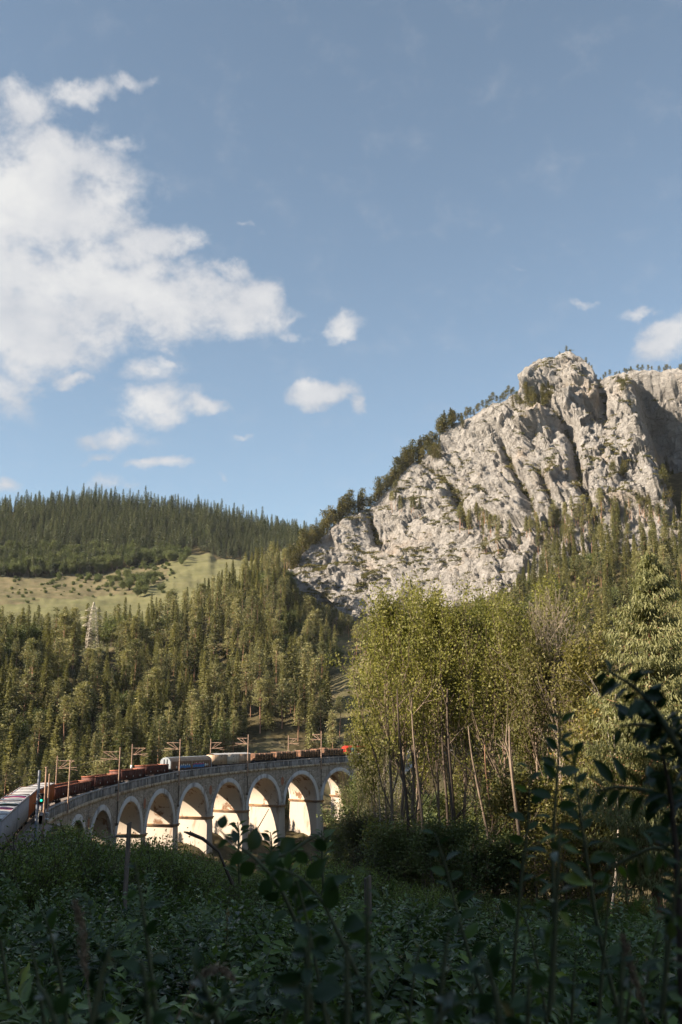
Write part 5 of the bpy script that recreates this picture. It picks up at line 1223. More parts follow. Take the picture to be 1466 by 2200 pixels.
# ================================================================== GROVE IN FRONT OF THE VIADUCT VALLEY (55-120 m)
def grove_tree(seed, px, pytop, D, label, mat, n=16000, leaf=.2, stems=2, r=.17, lean=0.0, bare=.42, width=1.0, limbs=9, leafsc=.36, up=.6, leafbare=.30, name='maple_tree', cat='tree', bark='bark', low=0, spread=.42, flat=.45, group='maples of the grove', tv=TQUAD, tf=TQF, aspect=.85, maxr=None):
    """tall multi-stemmed tree: stems from the ground, upright limbs, twigs, then leaves along the twigs"""
    g = np.random.default_rng(seed); a = az_of(px, 1700); x, yy = D*math.sin(a), D*math.cos(a); z = gz(x, yy); h = zat(px, pytop, D) - z
    T = MB(); C = MB(); tips = []
    for s_ in range(stems):
        o = np.array([(s_-(stems-1)/2)*.75 + g.normal()*.12, g.normal()*.5, -.4]); ln = lean + (s_-(stems-1)/2)*.035 + g.normal()*.015
        hs = h*g.uniform(.86, .96); k = 14; t = np.linspace(0, 1, k+1); wob = np.cumsum(g.normal(size=(k+1, 2))*.09, 0)
        pts = np.stack([o[0] + ln*hs*t + wob[:, 0], o[1] + wob[:, 1], o[2] + hs*t], 1)
        rad = r*(1-t)**.75*g.uniform(.8, 1.15) + .02; T.tube(pts, rad, 8, cap=False)
        for j in range(limbs):
            f = bare + (1-bare)*((j+g.random())/limbs)**.9; i = min(int(f*k), k-1); p = pts[i]+(pts[i+1]-pts[i])*(f*k-i); ang = g.uniform(0, 6.28); e = g.uniform(.35, .75)*(1.15-.5*f)
            L = h*(.30*(1-f)**.5+.10)*g.uniform(.7, 1.2)*width; limb(T, tips, p, [math.cos(ang)*math.sin(e), math.sin(ang)*math.sin(e), math.cos(e)], L, rad[i]*.5, 2, g, up, spread, (3, 5), 4, .3, .13, .52)
        limb(T, tips, pts[-1]-[0, 0, .3], [ln, 0, 1], h*.12, .03, 1, g, up, spread, (3, 4))
        for j in range(low):                 # leafy shoots low on the stem
            f = g.uniform(min(leafbare*.4, bare*.5), bare); i = min(int(f*k), k-1); ang = g.uniform(0, 6.28); limb(T, tips, pts[i], [math.cos(ang), math.sin(ang), .5], h*.10*g.uniform(.6, 1.2), .02, 1, g, .2, .6, (2, 4))
    leaves_on(C, tips, n, g, leaf, leafsc, flat, aspect, tv, tf)
    zt_ = np.percentile(np.concatenate(C.V)[:, 2], 99.3); kz = h/zt_; xs_ = np.concatenate(C.V)[:, :2]; sp_ = np.percentile(np.hypot(xs_[:, 0], xs_[:, 1]), 93); kx = min(1, maxr*1.15/sp_) if maxr else 1
    for m_ in (T, C): m_.V = [v*[kx, kx, kz] for v in m_.V]
    root = thing(name, label, cat, (x, yy, z), 0, group); T.build('trunk', M[bark], root); C.build('crown', M[mat], root); return root
GT = grove_tree
GT(101, 868, 1262, 72, 'olive yellow maple at the left end of the grove with two dark stems', 'maple', 26000, .19, 3, .19, bare=.36, width=1.2, limbs=11, low=9, maxr=3.6)
GT(102, 822, 1372, 80, 'low yellow green maple leaning left over the far end of the viaduct', 'maple', 15000, .19, 2, .12, lean=-.06, bare=.35, width=1.15, low=4, maxr=2.6)
GT(103, 968, 1272, 70, 'olive maple with paired dark stems, second from the left in the grove', 'maple', 24000, .18, 3, .18, bare=.40, width=1.0, limbs=10, low=10, maxr=2.9)
GT(104, 1062, 1290, 76, 'slender leaning maple in the middle of the grove', 'maple', 15000, .18, 2, .13, lean=-.07, bare=.42, width=.95, low=5, maxr=2.2)
GT(105, 1112, 1258, 68, 'tall maple with pale forking limbs spreading like a fan in mid grove', 'maple', 23000, .18, 3, .17, bare=.38, width=1.15, limbs=11, low=10, spread=.5, maxr=3.1)
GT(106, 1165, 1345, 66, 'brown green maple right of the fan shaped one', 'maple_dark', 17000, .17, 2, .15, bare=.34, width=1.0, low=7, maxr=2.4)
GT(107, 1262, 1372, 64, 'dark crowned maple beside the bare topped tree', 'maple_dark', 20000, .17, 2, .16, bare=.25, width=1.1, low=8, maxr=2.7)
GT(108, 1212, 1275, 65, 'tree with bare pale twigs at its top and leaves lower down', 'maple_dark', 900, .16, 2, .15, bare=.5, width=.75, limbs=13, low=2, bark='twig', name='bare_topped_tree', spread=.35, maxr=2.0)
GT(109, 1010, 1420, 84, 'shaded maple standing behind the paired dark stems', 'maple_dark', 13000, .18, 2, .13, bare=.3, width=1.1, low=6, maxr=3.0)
GT(110, 905, 1400, 86, 'maple half hidden behind the left end of the grove', 'maple', 12000, .19, 2, .12, bare=.3, width=1.1, low=5, maxr=3.0)
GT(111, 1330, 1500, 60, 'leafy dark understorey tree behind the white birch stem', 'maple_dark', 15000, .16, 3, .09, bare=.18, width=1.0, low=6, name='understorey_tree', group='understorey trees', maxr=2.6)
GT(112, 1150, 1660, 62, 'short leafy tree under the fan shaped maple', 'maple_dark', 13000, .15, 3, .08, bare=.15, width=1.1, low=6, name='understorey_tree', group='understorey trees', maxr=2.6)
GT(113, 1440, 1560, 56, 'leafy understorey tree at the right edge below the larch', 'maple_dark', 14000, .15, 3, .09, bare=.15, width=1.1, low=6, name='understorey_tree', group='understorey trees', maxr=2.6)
GT(114, 960, 1760, 60, 'dark ivy clad young tree among the paired stems', 'broad', 12000, .15, 3, .07, bare=.1, width=1.3, low=6, name='understorey_tree', group='understorey trees', maxr=1.8)
GT(115, 1060, 1790, 58, 'dark leafy sapling at the foot of the mid grove stems', 'broad', 9000, .15, 3, .06, bare=.1, width=1.3, low=6, name='understorey_tree', group='understorey trees', maxr=1.8)
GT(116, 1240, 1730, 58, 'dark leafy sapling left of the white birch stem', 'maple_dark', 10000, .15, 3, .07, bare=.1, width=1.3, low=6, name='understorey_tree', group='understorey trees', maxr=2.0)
GT(117, 880, 1770, 66, 'dark leafy sapling at the left foot of the grove', 'broad', 12000, .16, 3, .07, bare=.08, width=1.4, low=6, name='understorey_tree', group='understorey trees', maxr=2.2)
GT(118, 800, 1575, 96, 'pale green willow hiding the locomotive end of the viaduct', 'willow', 15000, .17, 4, .08, bare=.2, width=.9, low=6, name='willow_tree', group='willows by the viaduct', tv=LEAFV[:4], tf=np.array([[0, 3, 2, 1]]), aspect=.35, spread=.38, maxr=2.3)
GT(119, 828, 1592, 92, 'pale willow with white forked birch stem right of the viaduct end', 'willow', 16000, .17, 3, .09, bare=.22, width=.95, low=5, name='willow_tree', group='willows by the viaduct', bark='birch', aspect=.35, spread=.38, maxr=2.3)
GT(120, 782, 1680, 108, 'dark bushy tree below the last arch of the viaduct', 'broad', 15000, .24, 3, .09, bare=.1, width=1.3, low=6, name='bushy_tree', group='bushy trees near the last arch', maxr=2.6)
GT(121, 790, 1740, 86, 'dark willow thicket right of the last clear pier', 'olive', 14000, .16, 4, .06, bare=.08, width=1.35, low=6, name='bushy_tree', group='bushy trees near the last arch', maxr=2.4)
GT(122, 745, 1765, 100, 'dark round bush at the foot of the last clear pier', 'broad', 9000, .2, 3, .05, bare=.05, width=1.6, low=6, name='bushy_tree', group='bushy trees near the last arch', maxr=1.8)
GT(123, 850, 1790, 70, 'greyish thicket of fine leaves left of the grove stems', 'olive', 12000, .12, 5, .04, bare=.05, width=1.5, low=6, name='bushy_tree', group='bushy trees near the last arch', maxr=2.0)
# single bare stems: birch, pale trunks
def stem(px0, py0, px1, py1, D, r, mat, label, name='slender_tree', bend=.25, twigs=7, seed=0):
    g = np.random.default_rng(seed); b = at(px1, py1, D); t_ = at(px0, py0, D); b[2] = min(b[2], gz(b[0], b[1])+.2); k = 12; t = np.linspace(0, 1, k+1)[:, None]; P_ = b + (t_-b)*t; P_[:, 0] += np.sin(t[:, 0]*5)*bend
    r_ = thing(name, label, 'tree', tuple(b), group='slender trees in the grove'); T = MB(); T.tube(P_-b, np.linspace(r, r*.3, k+1), 8); T.build('trunk', M[mat], r_)
    T = MB(); 
    for j in range(twigs):
        i = g.integers(k//3, k); a = g.uniform(0, 6.28); tt = []; limb(T, tt, P_[i]-b, [math.cos(a), math.sin(a)*.6, .8], g.uniform(1, 2.6), r*.3, 1, g, .3, .5, (2, 3))
    T.build('branch', M[mat], r_); return r_
stem(1336, 1480, 1297, 1890, 55, .085, 'birch', 'thin white birch stem bending left of the larch', 'birch_stem', .3, 6, 1)
stem(1302, 1640, 1310, 1880, 60, .07, 'birch', 'second pale stem just left of the white birch', 'birch_stem', .1, 3, 2)
stem(1104, 1560, 1110, 1930, 58, .16, 'bark', 'straight grey brown trunk in the middle of the grove', twigs=3, seed=3)
stem(1015, 1560, 1062, 1900, 62, .13, 'bark', 'leaning trunk crossing the gap in the grove', twigs=4, seed=4)
stem(1050, 1600, 1060, 1885, 64, .10, 'bark_red', 'reddish thin trunk beside the leaning one', twigs=3, seed=5)
stem(862, 1480, 874, 1850, 66, .15, 'bark_dark', 'dark trunk at the left edge of the grove', twigs=3, seed=6)
stem(893, 1500, 905, 1870, 65, .14, 'bark', 'pale trunk next to the dark left trunk of the grove', twigs=4, seed=7)
stem(970, 1480, 962, 1830, 66, .19, 'bark_dark', 'thick dark trunk of the pair at the grove centre left', twigs=4, seed=8)
stem(957, 1500, 952, 1830, 68, .14, 'bark_dark', 'thinner dark trunk of the pair at the grove centre left', twigs=3, seed=9)
stem(820, 1640, 812, 1850, 84, .09, 'birch', 'white birch stem among the willows right of the viaduct', 'birch_stem', .2, 5, 10)
stem(1462, 1780, 1240, 1800, 54, .03, 'twig', 'bare fallen twig slanting beside the larch trunk', 'dead_branch', .1, 2, 12) if False else None
# larches
for (px, pt, D, sd, R_, n_, lb) in ((1406, 1185, 52, 61, 4.7, 62000, 'tall pale green larch with straight pinkish trunk at the right'), (1500, 1290, 56, 62, 4.0, 34000, 'second pale larch cut off by the right edge of the photo')):
    a = az_of(px, 1850); x, yy = D*math.sin(a), D*math.cos(a); z = gz(x, yy); h = zat(px-12, pt, D)-z; print('larch h', h)
    T, C = larch(sd, h, R_, n_); r_ = thing('larch_tree', lb, 'tree', (x, yy, z), 0, 'larches'); T.build('trunk', M['bark_red'], r_); C.build('crown', M['larch'], r_)

# ================================================================== SHRUBS OVER THE SLOPE BELOW THE LOOKOUT
SHR = [proto('shrub', shrub(s, n, 2.0, R, lf, st, asp), M['stem'], M[m_]) for s, n, R, lf, st, asp, m_ in ((71, 3000, 1.1, .12, 30, .42, 'shrub'), (72, 2600, 1.1, .14, 26, .5, 'shrub2'), (73, 3600, 1.1, .10, 34, .4, 'shrub'), (74, 3000, 1.1, .125, 24, .45, 'shrub2'))]
NSH = [proto('low_shrub', shrub(s, n, 1.0, .7, lf, st, asp, .1), M['stem'], M[m_]) for s, n, lf, st, asp, m_ in ((171, 1100, .095, 16, .5, 'shrub'), (172, 1000, .12, 14, .6, 'shrub2'), (173, 1300, .08, 18, .4, 'shrub'), (174, 1100, .10, 14, .45, 'shrub2'))]
OLV = [proto('thicket', shrub(s, 4200, 2.0, 1.0, .055, 40, .45, .1), M['stem'], M['olive']) for s in (75, 76)]
SKYX = [-120, 0, 60, 110, 190, 250, 300, 350, 400, 440, 500, 600, 650, 700, 760, 850, 1000, 1200, 1600]
SKYY = [1800, 1800, 1785, 1762, 1758, 1772, 1788, 1795, 1822, 1842, 1868, 1868, 1850, 1838, 1850, 1880, 1905, 1925, 1930]
def where_px(px): return ['at the far left', 'below the first arches', 'below the middle piers', 'below the last clear pier', 'around the grey middle post', 'below the paired grove stems', 'below the fan shaped maple', 'under the larch'][int(np.searchsorted([200, 400, 560, 720, 860, 1050, 1250], px))]
def shrub_pos(D0, D1, gap, seed): return poisson(-60, 1530, D0, D1, gap, seed, lambda a, d, x, yy, g: True)
sp = np.concatenate([shrub_pos(4.4, 9, 1.35, 81), shrub_pos(9, 20, 1.75, 82), shrub_pos(20, 50, lambda D: 1.9+D*.018, 83)]); print('shrubs', len(sp))
g8 = np.random.default_rng(84); sd = np.hypot(sp[:, 0], sp[:, 1]); order = np.argsort(sd); extra = []
SL = {0: 'dark glossy shrub', 1: 'broad leaved shrub', 2: 'fine leaved shrub', 3: 'pale leaved shrub'}
for rank, i in enumerate(order):
    x, yy = sp[i]; D = sd[i]; z = gz(x, yy); px = proj(x, yy, z)[0]; ysk = np.interp(px, SKYX, SKYY); hmax = zat(px, ysk, D) - z
    if D > 30: hh = min(g8.uniform(1.8, 3.4), hmax*g8.uniform(.78, 1.0))
    else:
        yt = np.interp(D, [4, 7, 12, 20, 30], [2085, 2010, 1945, 1885, 1862]) + g8.uniform(-25, 70); hh = min(zat(px, yt, D) - z, hmax)
    if hh < .45: continue
    ol = px > 560 and D > 30 and g8.random() < .45; pr = OLV[int(g8.integers(2))] if ol else SHR[int(g8.integers(4))]; vi = 0 if ol else [m for m in range(4) if SHR[m] is pr][0]
    if rank >= 298: extra.append((x, yy, z, hh)); continue
    wh = where_px(px) + (', closest to the lens' if D < 9 else ', in the near undergrowth' if D < 20 else ', halfway down the slope' if D < 32 else ', at the far edge')
    pr = NSH[vi] if D < 15 and not ol else pr; ref = 1.05 if D < 15 else 2.1
    r_ = tree(pr, 'shrub', ('greyish small leaved shrub ' if ol else SL[vi]+' ') + wh, 'shrub', 'shrubs '+wh, x, yy, z, max(hh/ref, .75), sxy=float(g8.uniform(.95, 1.3)*(1 if D < 15 else max(1, 1.7/max(hh, .8)))))
if extra:
    e_ = np.array(extra); stuff_scatter('undergrowth', 'continuous dark shrub undergrowth covering the shaded slope', 'undergrowth', 'shr', SHR, e_[:, :3], e_[:, 3]/2.1*1.15, 9)
# taller bushes before the embankment and the first arches
SBB = [proto('hedge', broadleaf(s, 5, 7000, .12, .08, .05, 3, .7, .4, .32, stems=4), M['bark_dark'], M['hedge']) for s in (91, 92)]
for px, pt, D, w_, lb in ((215, 1772, 62, 1.5, 'dark green bush covering the foot of the first arches'), (140, 1752, 70, 1.5, 'dark bush at the near end of the parapet'), (60, 1775, 66, 1.6, 'dark leafy bush in front of the green banded wagon'), (330, 1790, 60, 1.4, 'dense dark bush under the third visible arch'),
                          (280, 1785, 56, 1.3, 'dark bush behind the leaning fence post'), (10, 1800, 56, 1.6, 'dark bush at the left edge below the white wagon'), (385, 1818, 58, 1.2, 'low dark bush before the middle piers'), (175, 1790, 50, 1.3, 'bush with dark small leaves in front of the first arch'), (95, 1800, 46, 1.2, 'bush below the green signal')):
    a = az_of(px, 1800); x, yy = D*math.sin(a), D*math.cos(a); z = gz(x, yy); h = zat(px, pt, D)-z; tree(SBB[px % 2], 'bush', lb, 'bush', 'dark bushes below the railway', x, yy, z-.2, max(.35, h/5.0), sxy=w_*.8)
# more undergrowth between 50 and 115 m, behind the skyline of the near slope
q_ = poisson(-80, 1520, 50, 125, 3.0, 86, lambda a, d, x, yy, g: track_d(x, yy) > 8.5); qz = ground(q_[:, 0], q_[:, 1]); qd = np.hypot(q_[:, 0], q_[:, 1])
qpx = np.array([proj(a_, b_, c_)[0] for a_, b_, c_ in zip(q_[:, 0], q_[:, 1], qz)]); hm = np.array([zat(p, np.interp(p, SKYX, SKYY)+4, d)-z for p, d, z in zip(qpx, qd, qz)]); qh = np.minimum(g8.uniform(2.2, 4.5, len(q_)), hm*.95); okq = qh > .6
stuff_scatter('valley_thicket', 'dense dark thicket filling the shaded ground under the grove', 'thicket', 'hedge', SBB, np.stack([q_[okq, 0], q_[okq, 1], qz[okq]-.2], -1), qh[okq]/5.0*1.1, 10)
q_ = poisson(250, 1520, 125, 330, 6.0, 87, lambda a, d, x, yy, g: track_d(x, yy) > 10 and g.random() < .8 and not in_bare(x, yy) and a > az_of(745)); qz = ground(q_[:, 0], q_[:, 1])
stuff_scatter('valley_wood', 'mixed bushes and young trees filling the valley floor beyond the grove', 'wood', 'brd', BRD, np.stack([q_[:, 0], q_[:, 1], qz-.3], -1), g8.uniform(.3, .75, len(q_)), 11)
# herb layer carpet right under the lookout
HRB = [proto('herb', (lambda T, C: (T, C))(MB(), shrub(s, 420, .55, .3, .085, 9, .45)[1]), M['stem'], M['shrub2']) for s in (95, 96)]
hp = np.concatenate([poisson(-80, 1560, 2.6, 9, .6, 88, lambda *a: True), poisson(-60, 1530, 9, 40, 1.3, 89, lambda *a: True)]); hz = ground(hp[:, 0], hp[:, 1])
stuff_scatter('herb_layer', 'low leafy herbs and nettles carpeting the ground under the shrubs', 'undergrowth', 'herb', HRB, np.stack([hp[:, 0], hp[:, 1], hz-.02], -1), g8.uniform(.6, 1.2, len(hp)), 12)

# ------------------------------------------------------------------ weathered fence posts
for px, p0, p1, D, wd, ln, lb in ((271, 1768, 1865, 31, .125, .05, 'thin weathered fence post standing below the third arch'), (795, 1884, 2010, 20, .115, -.02, 'grey weathered fence post in the middle of the undergrowth')):
    b = at(px-2, p1, D); t_ = at(px, p0, D); g_ = gz(b[0], b[1]); h = t_[2]-g_+.3
    r_ = thing('fence_post', lb, 'post', (b[0], b[1], g_-.3), .3, 'old fence posts on the slope'); mb = MB(); gg = np.random.default_rng(px)
    V = [];
    for f in np.linspace(0, 1, 7): V.append([[sx_*wd/2*(1+gg.normal()*.05)+ln*f*h*.3, sy_*wd/2*(1+gg.normal()*.05), f*h+(0.03*sx_ if f == 1 else 0)] for sx_, sy_ in ((-1, -1), (1, -1), (1, 1), (-1, 1), (-1, -1))])
    mb.grid(np.array(V)[:, ::-1]); mb.add(V[-1][:4], [[0, 1, 2, 3]]); mb.build('post_shaft', M['post'], r_)
    if px < 400:
        mb = MB(); zc = zat(px, 1798, D)-g_+.3; mb.tube([(.05, 0, zc), (-.3, 0, zc+.02), (-.55, .1, zc-.03)], [.03, .025, .012], 5); mb.build('broken_rail', M['post'], r_)

# ------------------------------------------------------------------ near twigs and shoots, a few metres from the lens
def shoot(poly, D, leafL, name, label, cat, group, mat='near', asp=.55, n=18, r=.006, seed=0, stemmat='stem', droop=.2, facing=.5, Dend=None, tipdens=1.0, two=True, jit=.25, tocam=.35):
    """stem through surveyed points at distance D with leaves set alternately; each leaf a part"""
    g = np.random.default_rng(seed); k = len(poly); Ds = np.linspace(D, Dend or D, k); P_ = np.array([at(px, py, d) for (px, py), d in zip(poly, Ds)])
    tt = np.linspace(0, k-1, 8*k); P_ = np.stack([np.interp(tt, np.arange(k), P_[:, i]) for i in range(3)], 1)
    for _ in range(6): P_[1:-1] = (P_[:-2]+P_[2:]+2*P_[1:-1])/4
    b = P_[0].copy(); root = thing(name, label, cat, tuple(b), 0, group); T = MB(); T.tube(P_-b, np.linspace(r, r*.35, len(P_)), 6); T.build('stem', M[stemmat], root)
    seglen = np.linalg.norm(np.diff(P_, axis=0), axis=1); cum = np.concatenate([[0], np.cumsum(seglen)]); Lt = cum[-1]
    for i in range(n):
        s_ = Lt*((i+.6+g.normal()*.15)/n)**tipdens; s_ = min(max(s_, 0), Lt); p = np.array([np.interp(s_, cum, P_[:, c]) for c in range(3)]); j = min(np.searchsorted(cum, s_), len(P_)-1); tg = unit(P_[j]-P_[max(j-1, 0)])
        side = unit(np.cross(tg, unit(p)))*(1 if i % 2 else -1); dd = unit(tg*.45 + side + g.normal(size=3)*jit + [0, 0, .25-droop]); nn = unit(np.array([0, 0, 1.0])*(1-tocam) - unit(p)*tocam + g.normal(size=3)*facing*.6)
        L = leafL*g.uniform(.65, 1.15)*(1 if i < n-3 else .7); pet = p + dd*L*.18; C = MB(); C.inst(NLV, NLF, [pet-b], dd[None], nn[None], np.array([L]), np.array([L*asp*g.uniform(.85, 1.15)]), tint=np.array([g.random()])); C.tube([p-b, pet-b], .0014, 4, cap=False)
        C.build('leaf', M[mat], root, smooth=True)
    return root
NG = 'leafy shoots close to the lens'
shoot([(640, 1990), (600, 1900), (545, 1840), (500, 1810), (468, 1780)], 2.9, .066, 'leafy_branch', 'out of focus branch with broad leaves before the middle piers', 'branch', NG, n=13, seed=201, asp=.75, droop=.5, tocam=.75)
shoot([(560, 1850), (620, 1835), (670, 1800), (690, 1790)], 3.0, .070, 'leafy_branch', 'branch ending in one large toothed leaf against the bright arches', 'branch', NG, n=5, seed=202, asp=.85, droop=.8, tocam=.9)
shoot([(790, 2140), (730, 2010), (690, 1930), (640, 1880), (590, 1862)], 2.7, .072, 'leafy_branch', 'dark arching branch with hanging leaves in the centre foreground', 'branch', NG, n=16, seed=203, asp=.6, droop=.5, tocam=.6)
shoot([(1180, 2180), (1192, 1990), (1186, 1820), (1200, 1640), (1205, 1530)], 2.8, .055, 'leafy_shoot', 'tall upright shoot with bluish leaves left of the right hand bough', 'shoot', NG, n=34, seed=204, asp=.52, droop=.1, tocam=.5, r=.007)
shoot([(1330, 2180), (1285, 2000), (1262, 1850), (1240, 1700), (1228, 1600)], 3.0, .055, 'leafy_shoot', 'second upright shoot with bluish leaves right of the tallest one', 'shoot', NG, n=34, seed=205, asp=.52, droop=.1, tocam=.5, r=.007)
shoot([(1100, 2200), (1105, 2050), (1120, 1900), (1135, 1770), (1140, 1640)], 3.1, .05, 'leafy_shoot', 'slim shoot with a few bluish leaves left of the tallest shoot', 'shoot', NG, n=20, seed=206, asp=.55, droop=.1, tocam=.5)
shoot([(1040, 2150), (990, 1990), (960, 1870), (935, 1790)], 3.0, .05, 'leafy_shoot', 'blurred shoot with round leaves before the dark grove stems', 'shoot', NG, n=18, seed=207, asp=.62, droop=.15)
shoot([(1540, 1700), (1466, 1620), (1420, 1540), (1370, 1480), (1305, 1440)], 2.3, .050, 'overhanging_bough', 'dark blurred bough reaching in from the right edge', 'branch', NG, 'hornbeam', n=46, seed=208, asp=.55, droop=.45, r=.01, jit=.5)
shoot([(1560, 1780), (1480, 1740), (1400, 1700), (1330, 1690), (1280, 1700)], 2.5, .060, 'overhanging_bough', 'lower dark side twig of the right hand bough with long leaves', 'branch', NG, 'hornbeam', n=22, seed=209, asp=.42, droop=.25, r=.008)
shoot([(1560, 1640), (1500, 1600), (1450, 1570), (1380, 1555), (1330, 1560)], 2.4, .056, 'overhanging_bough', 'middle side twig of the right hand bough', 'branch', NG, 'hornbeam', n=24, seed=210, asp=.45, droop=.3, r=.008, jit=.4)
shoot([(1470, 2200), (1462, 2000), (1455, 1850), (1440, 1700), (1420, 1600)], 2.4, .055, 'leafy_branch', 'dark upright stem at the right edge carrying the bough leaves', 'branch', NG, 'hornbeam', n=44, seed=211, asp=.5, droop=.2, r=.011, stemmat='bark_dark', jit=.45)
shoot([(1540, 1850), (1470, 1830), (1400, 1820), (1340, 1850), (1300, 1870)], 2.6, .055, 'leafy_branch', 'drooping twig with narrow leaves low at the right edge', 'branch', NG, 'near', n=20, seed=212, asp=.45, droop=.4)
for i, (px, py, h_, lb) in enumerate(((510, 1840, 95, 'small sprig with paired leaves against the middle piers'), (580, 1850, 80, 'upright sprig with a crown of small leaves before the bright arches'), (690, 1850, 85, 'pale green sprig right of the last clear pier'), (620, 1850, 55, 'short sprig between the two larger ones'))):
    shoot([(px+6, py+60), (px+2, py), (px+4, py-h_*.5), (px+1, py-h_*.78)], 8.5, .105, 'plant_sprig', lb, 'sprig', 'thin sprigs against the viaduct', 'shrub2', n=22, seed=230+i, asp=.40, droop=.1, r=.012, tocam=.35)
rg_ = random.Random(77)
for i in range(20):
    px = rg_.uniform(-20, 1480); py = rg_.uniform(1990, 2230); hh = rg_.uniform(90, 260); D = rg_.uniform(2.0, 3.6); ln = rg_.uniform(-70, 70)
    side_ = 'left' if px < 480 else ('middle' if px < 980 else 'right')
    shoot([(px, py+160), (px+ln*.3, py+40), (px+ln*.7, py-hh*.45), (px+ln, py-hh*.8)], D, rg_.uniform(.035, .055), 'leafy_shoot', 'dark blurred leafy shoot ' + ('leaning left ' if ln < -20 else 'leaning right ' if ln > 20 else 'standing upright ') + where_px(px) + (', tall' if hh > 180 else ', short'), 'shoot', 'blurred shoots in the bottom %s foreground' % side_, 'near' if i % 3 else 'shrub2', n=rg_.choice((9, 12, 16, 20)), seed=300+i, asp=rg_.uniform(.4, .65), droop=rg_.uniform(.1, .7), jit=.6, tocam=.4)
for i in range(16):
    px = 20 + i*95 + rg_.uniform(-40, 40); py = rg_.uniform(2080, 2230); hh = rg_.uniform(60, 190); D = rg_.uniform(1.3, 2.0); ln = rg_.uniform(-150, 150)
    side_ = 'left' if px < 480 else ('middle' if px < 980 else 'right')
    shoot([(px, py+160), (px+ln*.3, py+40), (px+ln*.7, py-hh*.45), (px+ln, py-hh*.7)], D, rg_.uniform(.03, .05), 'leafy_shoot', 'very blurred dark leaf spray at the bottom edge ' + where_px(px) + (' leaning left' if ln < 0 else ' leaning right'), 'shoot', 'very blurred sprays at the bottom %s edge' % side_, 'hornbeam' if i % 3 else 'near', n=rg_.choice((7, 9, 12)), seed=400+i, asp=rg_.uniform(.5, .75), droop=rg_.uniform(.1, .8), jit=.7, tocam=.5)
# dry grass heads
def grass_head(poly, D, w_, label, seed):
    g = np.random.default_rng(seed); P_ = np.array([at(px, py, D) for px, py in poly]); k = len(P_); tt = np.linspace(0, k-1, 30); P_ = np.stack([np.interp(tt, np.arange(k), P_[:, i]) for i in range(3)], 1)
    for _ in range(8): P_[1:-1] = (P_[:-2]+P_[2:]+2*P_[1:-1])/4
    b = P_[0].copy(); r_ = thing('dry_grass', label, 'grass', tuple(b), 0, 'dry grass heads'); T = MB(); T.tube(P_-b, np.linspace(.002, .001, 30), 5); T.build('stalk', M['straw'], r_)
    idx = g.integers(8, 30, 260); q = P_[idx]-b; tg = unit(P_[np.minimum(idx+1, 29)]-P_[idx-1]); env = np.sin((idx-8)/22*math.pi)**.6; C = MB(); d = tg*.9+g.normal(size=(260, 3))*.35
    C.inst(TQUAD, TQF, q+g.normal(size=(260, 3))*w_*env[:, None]*.35, d, g.normal(size=(260, 3)), g.uniform(.008, .022, 260), .004); C.build('seed_head', M['straw'], r_)
grass_head([(196, 2200), (188, 2110), (180, 2040), (176, 1990), (162, 1945)], 2.6, .016, 'tall dry grass head standing at the lower left', 1)
grass_head([(380, 2190), (405, 2130), (440, 2090), (475, 2078), (497, 2098)], 2.6, .014, 'bent dry grass head at the bottom left of the middle', 2)
grass_head([(1400, 2230), (1375, 2140), (1350, 2060), (1340, 2020)], 2.5, .015, 'reddish dry grass head at the lower right', 3)
# thin dead branch across the piers
b = at(395, 1787, 12); T = MB(); T.tube([at(395, 1787, 12)-b, at(412, 1792, 12)-b, at(436, 1802, 12)-b, at(470, 1830, 12)-b, at(500, 1900, 12)-b], [.008, .022, .02, .014, .02], 6)
T.tube([at(412, 1792, 12)-b, at(409, 1785, 12)-b], [.012, .006], 5); T.tube([at(578, 1738, 12)-b, at(548, 1790, 12)-b, at(520, 1860, 12)-b], [.004, .007, .01], 5)
r_ = thing('dead_twig', 'thin dark dead branch crossing in front of the bright piers', 'branch', tuple(b)); T.build('branch', M['bark_dark'], r_)

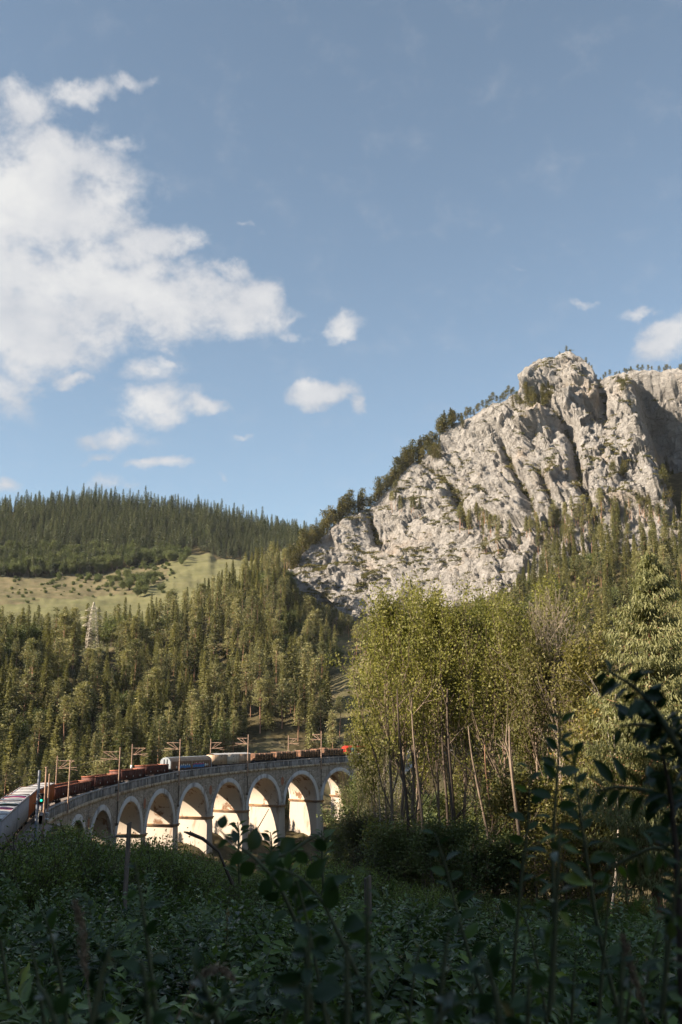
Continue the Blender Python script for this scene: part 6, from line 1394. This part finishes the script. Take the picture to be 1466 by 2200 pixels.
# ------------------------------------------------------------------ unseen wood behind the lookout, added to cast the evening shade 
def keep_b(x, yy): 
    a = math.atan2(x, yy); q = x*math.sin(SUN_AZ)+yy*math.cos(SUN_AZ)
    return (q > 11) and (yy < 75) and not (-math.radians(23) < a < math.radians(60)) and math.hypot(x, yy) > 12
bp = []
g9 = np.random.default_rng(90)
for X_ in np.arange(-150, 10, 5.2):
    for Y_ in np.arange(-110, 112, 5.2):
        x, yy = X_+g9.uniform(-2, 2), Y_+g9.uniform(-2, 2)
        if keep_b(x, yy): bp.append((x, yy))
# unseen lineside spruces left of the frame, added to shade the nearest wagons
for _ in range(34):
    D = g9.uniform(100, 152); a = -math.radians(g9.uniform(22.5, 31)); x, yy = D*math.sin(a), D*math.cos(a)
    if track_d(x, yy) > 8: bp.append((x, yy))
for _ in range(26):  # unseen spruces left of the frame, added to shade the grove foot
    D = g9.uniform(34, 85); a = -math.radians(g9.uniform(22.5, 33)); bp.append((D*math.sin(a), D*math.cos(a)))
for _ in range(7):                          # unseen spruces added close behind the lookout to block skylight
    a = math.radians(g9.uniform(80, 280)); D = g9.uniform(7, 15); bp.append((D*math.sin(a), D*math.cos(a)))
bp = np.array(bp); bz = ground(bp[:, 0], bp[:, 1]); print('behind', len(bp))
stuff_scatter('unseen_shade_wood', 'unseen spruces behind and beside the lookout, added for shade', 'wood', 'mid0', SPR, np.stack([bp[:, 0], bp[:, 1], bz-.3], -1), g9.uniform(.75, 1.1, len(bp)), 13)
# ------------------------------------------------------------------ thin blue air of the valley
mb = MB(); mb.box((0, 900, 140), (2600, 2400, 380)); hz_m = bpy.data.materials.new('valley_air'); hz_m.use_nodes = True; t = NT(hz_m.node_tree); t.n.clear()
ho = t.new('ShaderNodeOutputMaterial'); pv = t.new('ShaderNodeVolumePrincipled'); pv.inputs['Color'].default_value = (.80, .88, 1, 1); pv.inputs['Density'].default_value = 0.00003; pv.inputs['Anisotropy'].default_value = 0.0
t.l.new(pv.outputs[0], ho.inputs['Volume']); tag(mb.build('haze', hz_m), kind='stuff')
print('objects', len(bpy.data.objects), 'tris', sum(len(m.loops)-2*len(m.polygons) for m in bpy.data.meshes)/1e6)
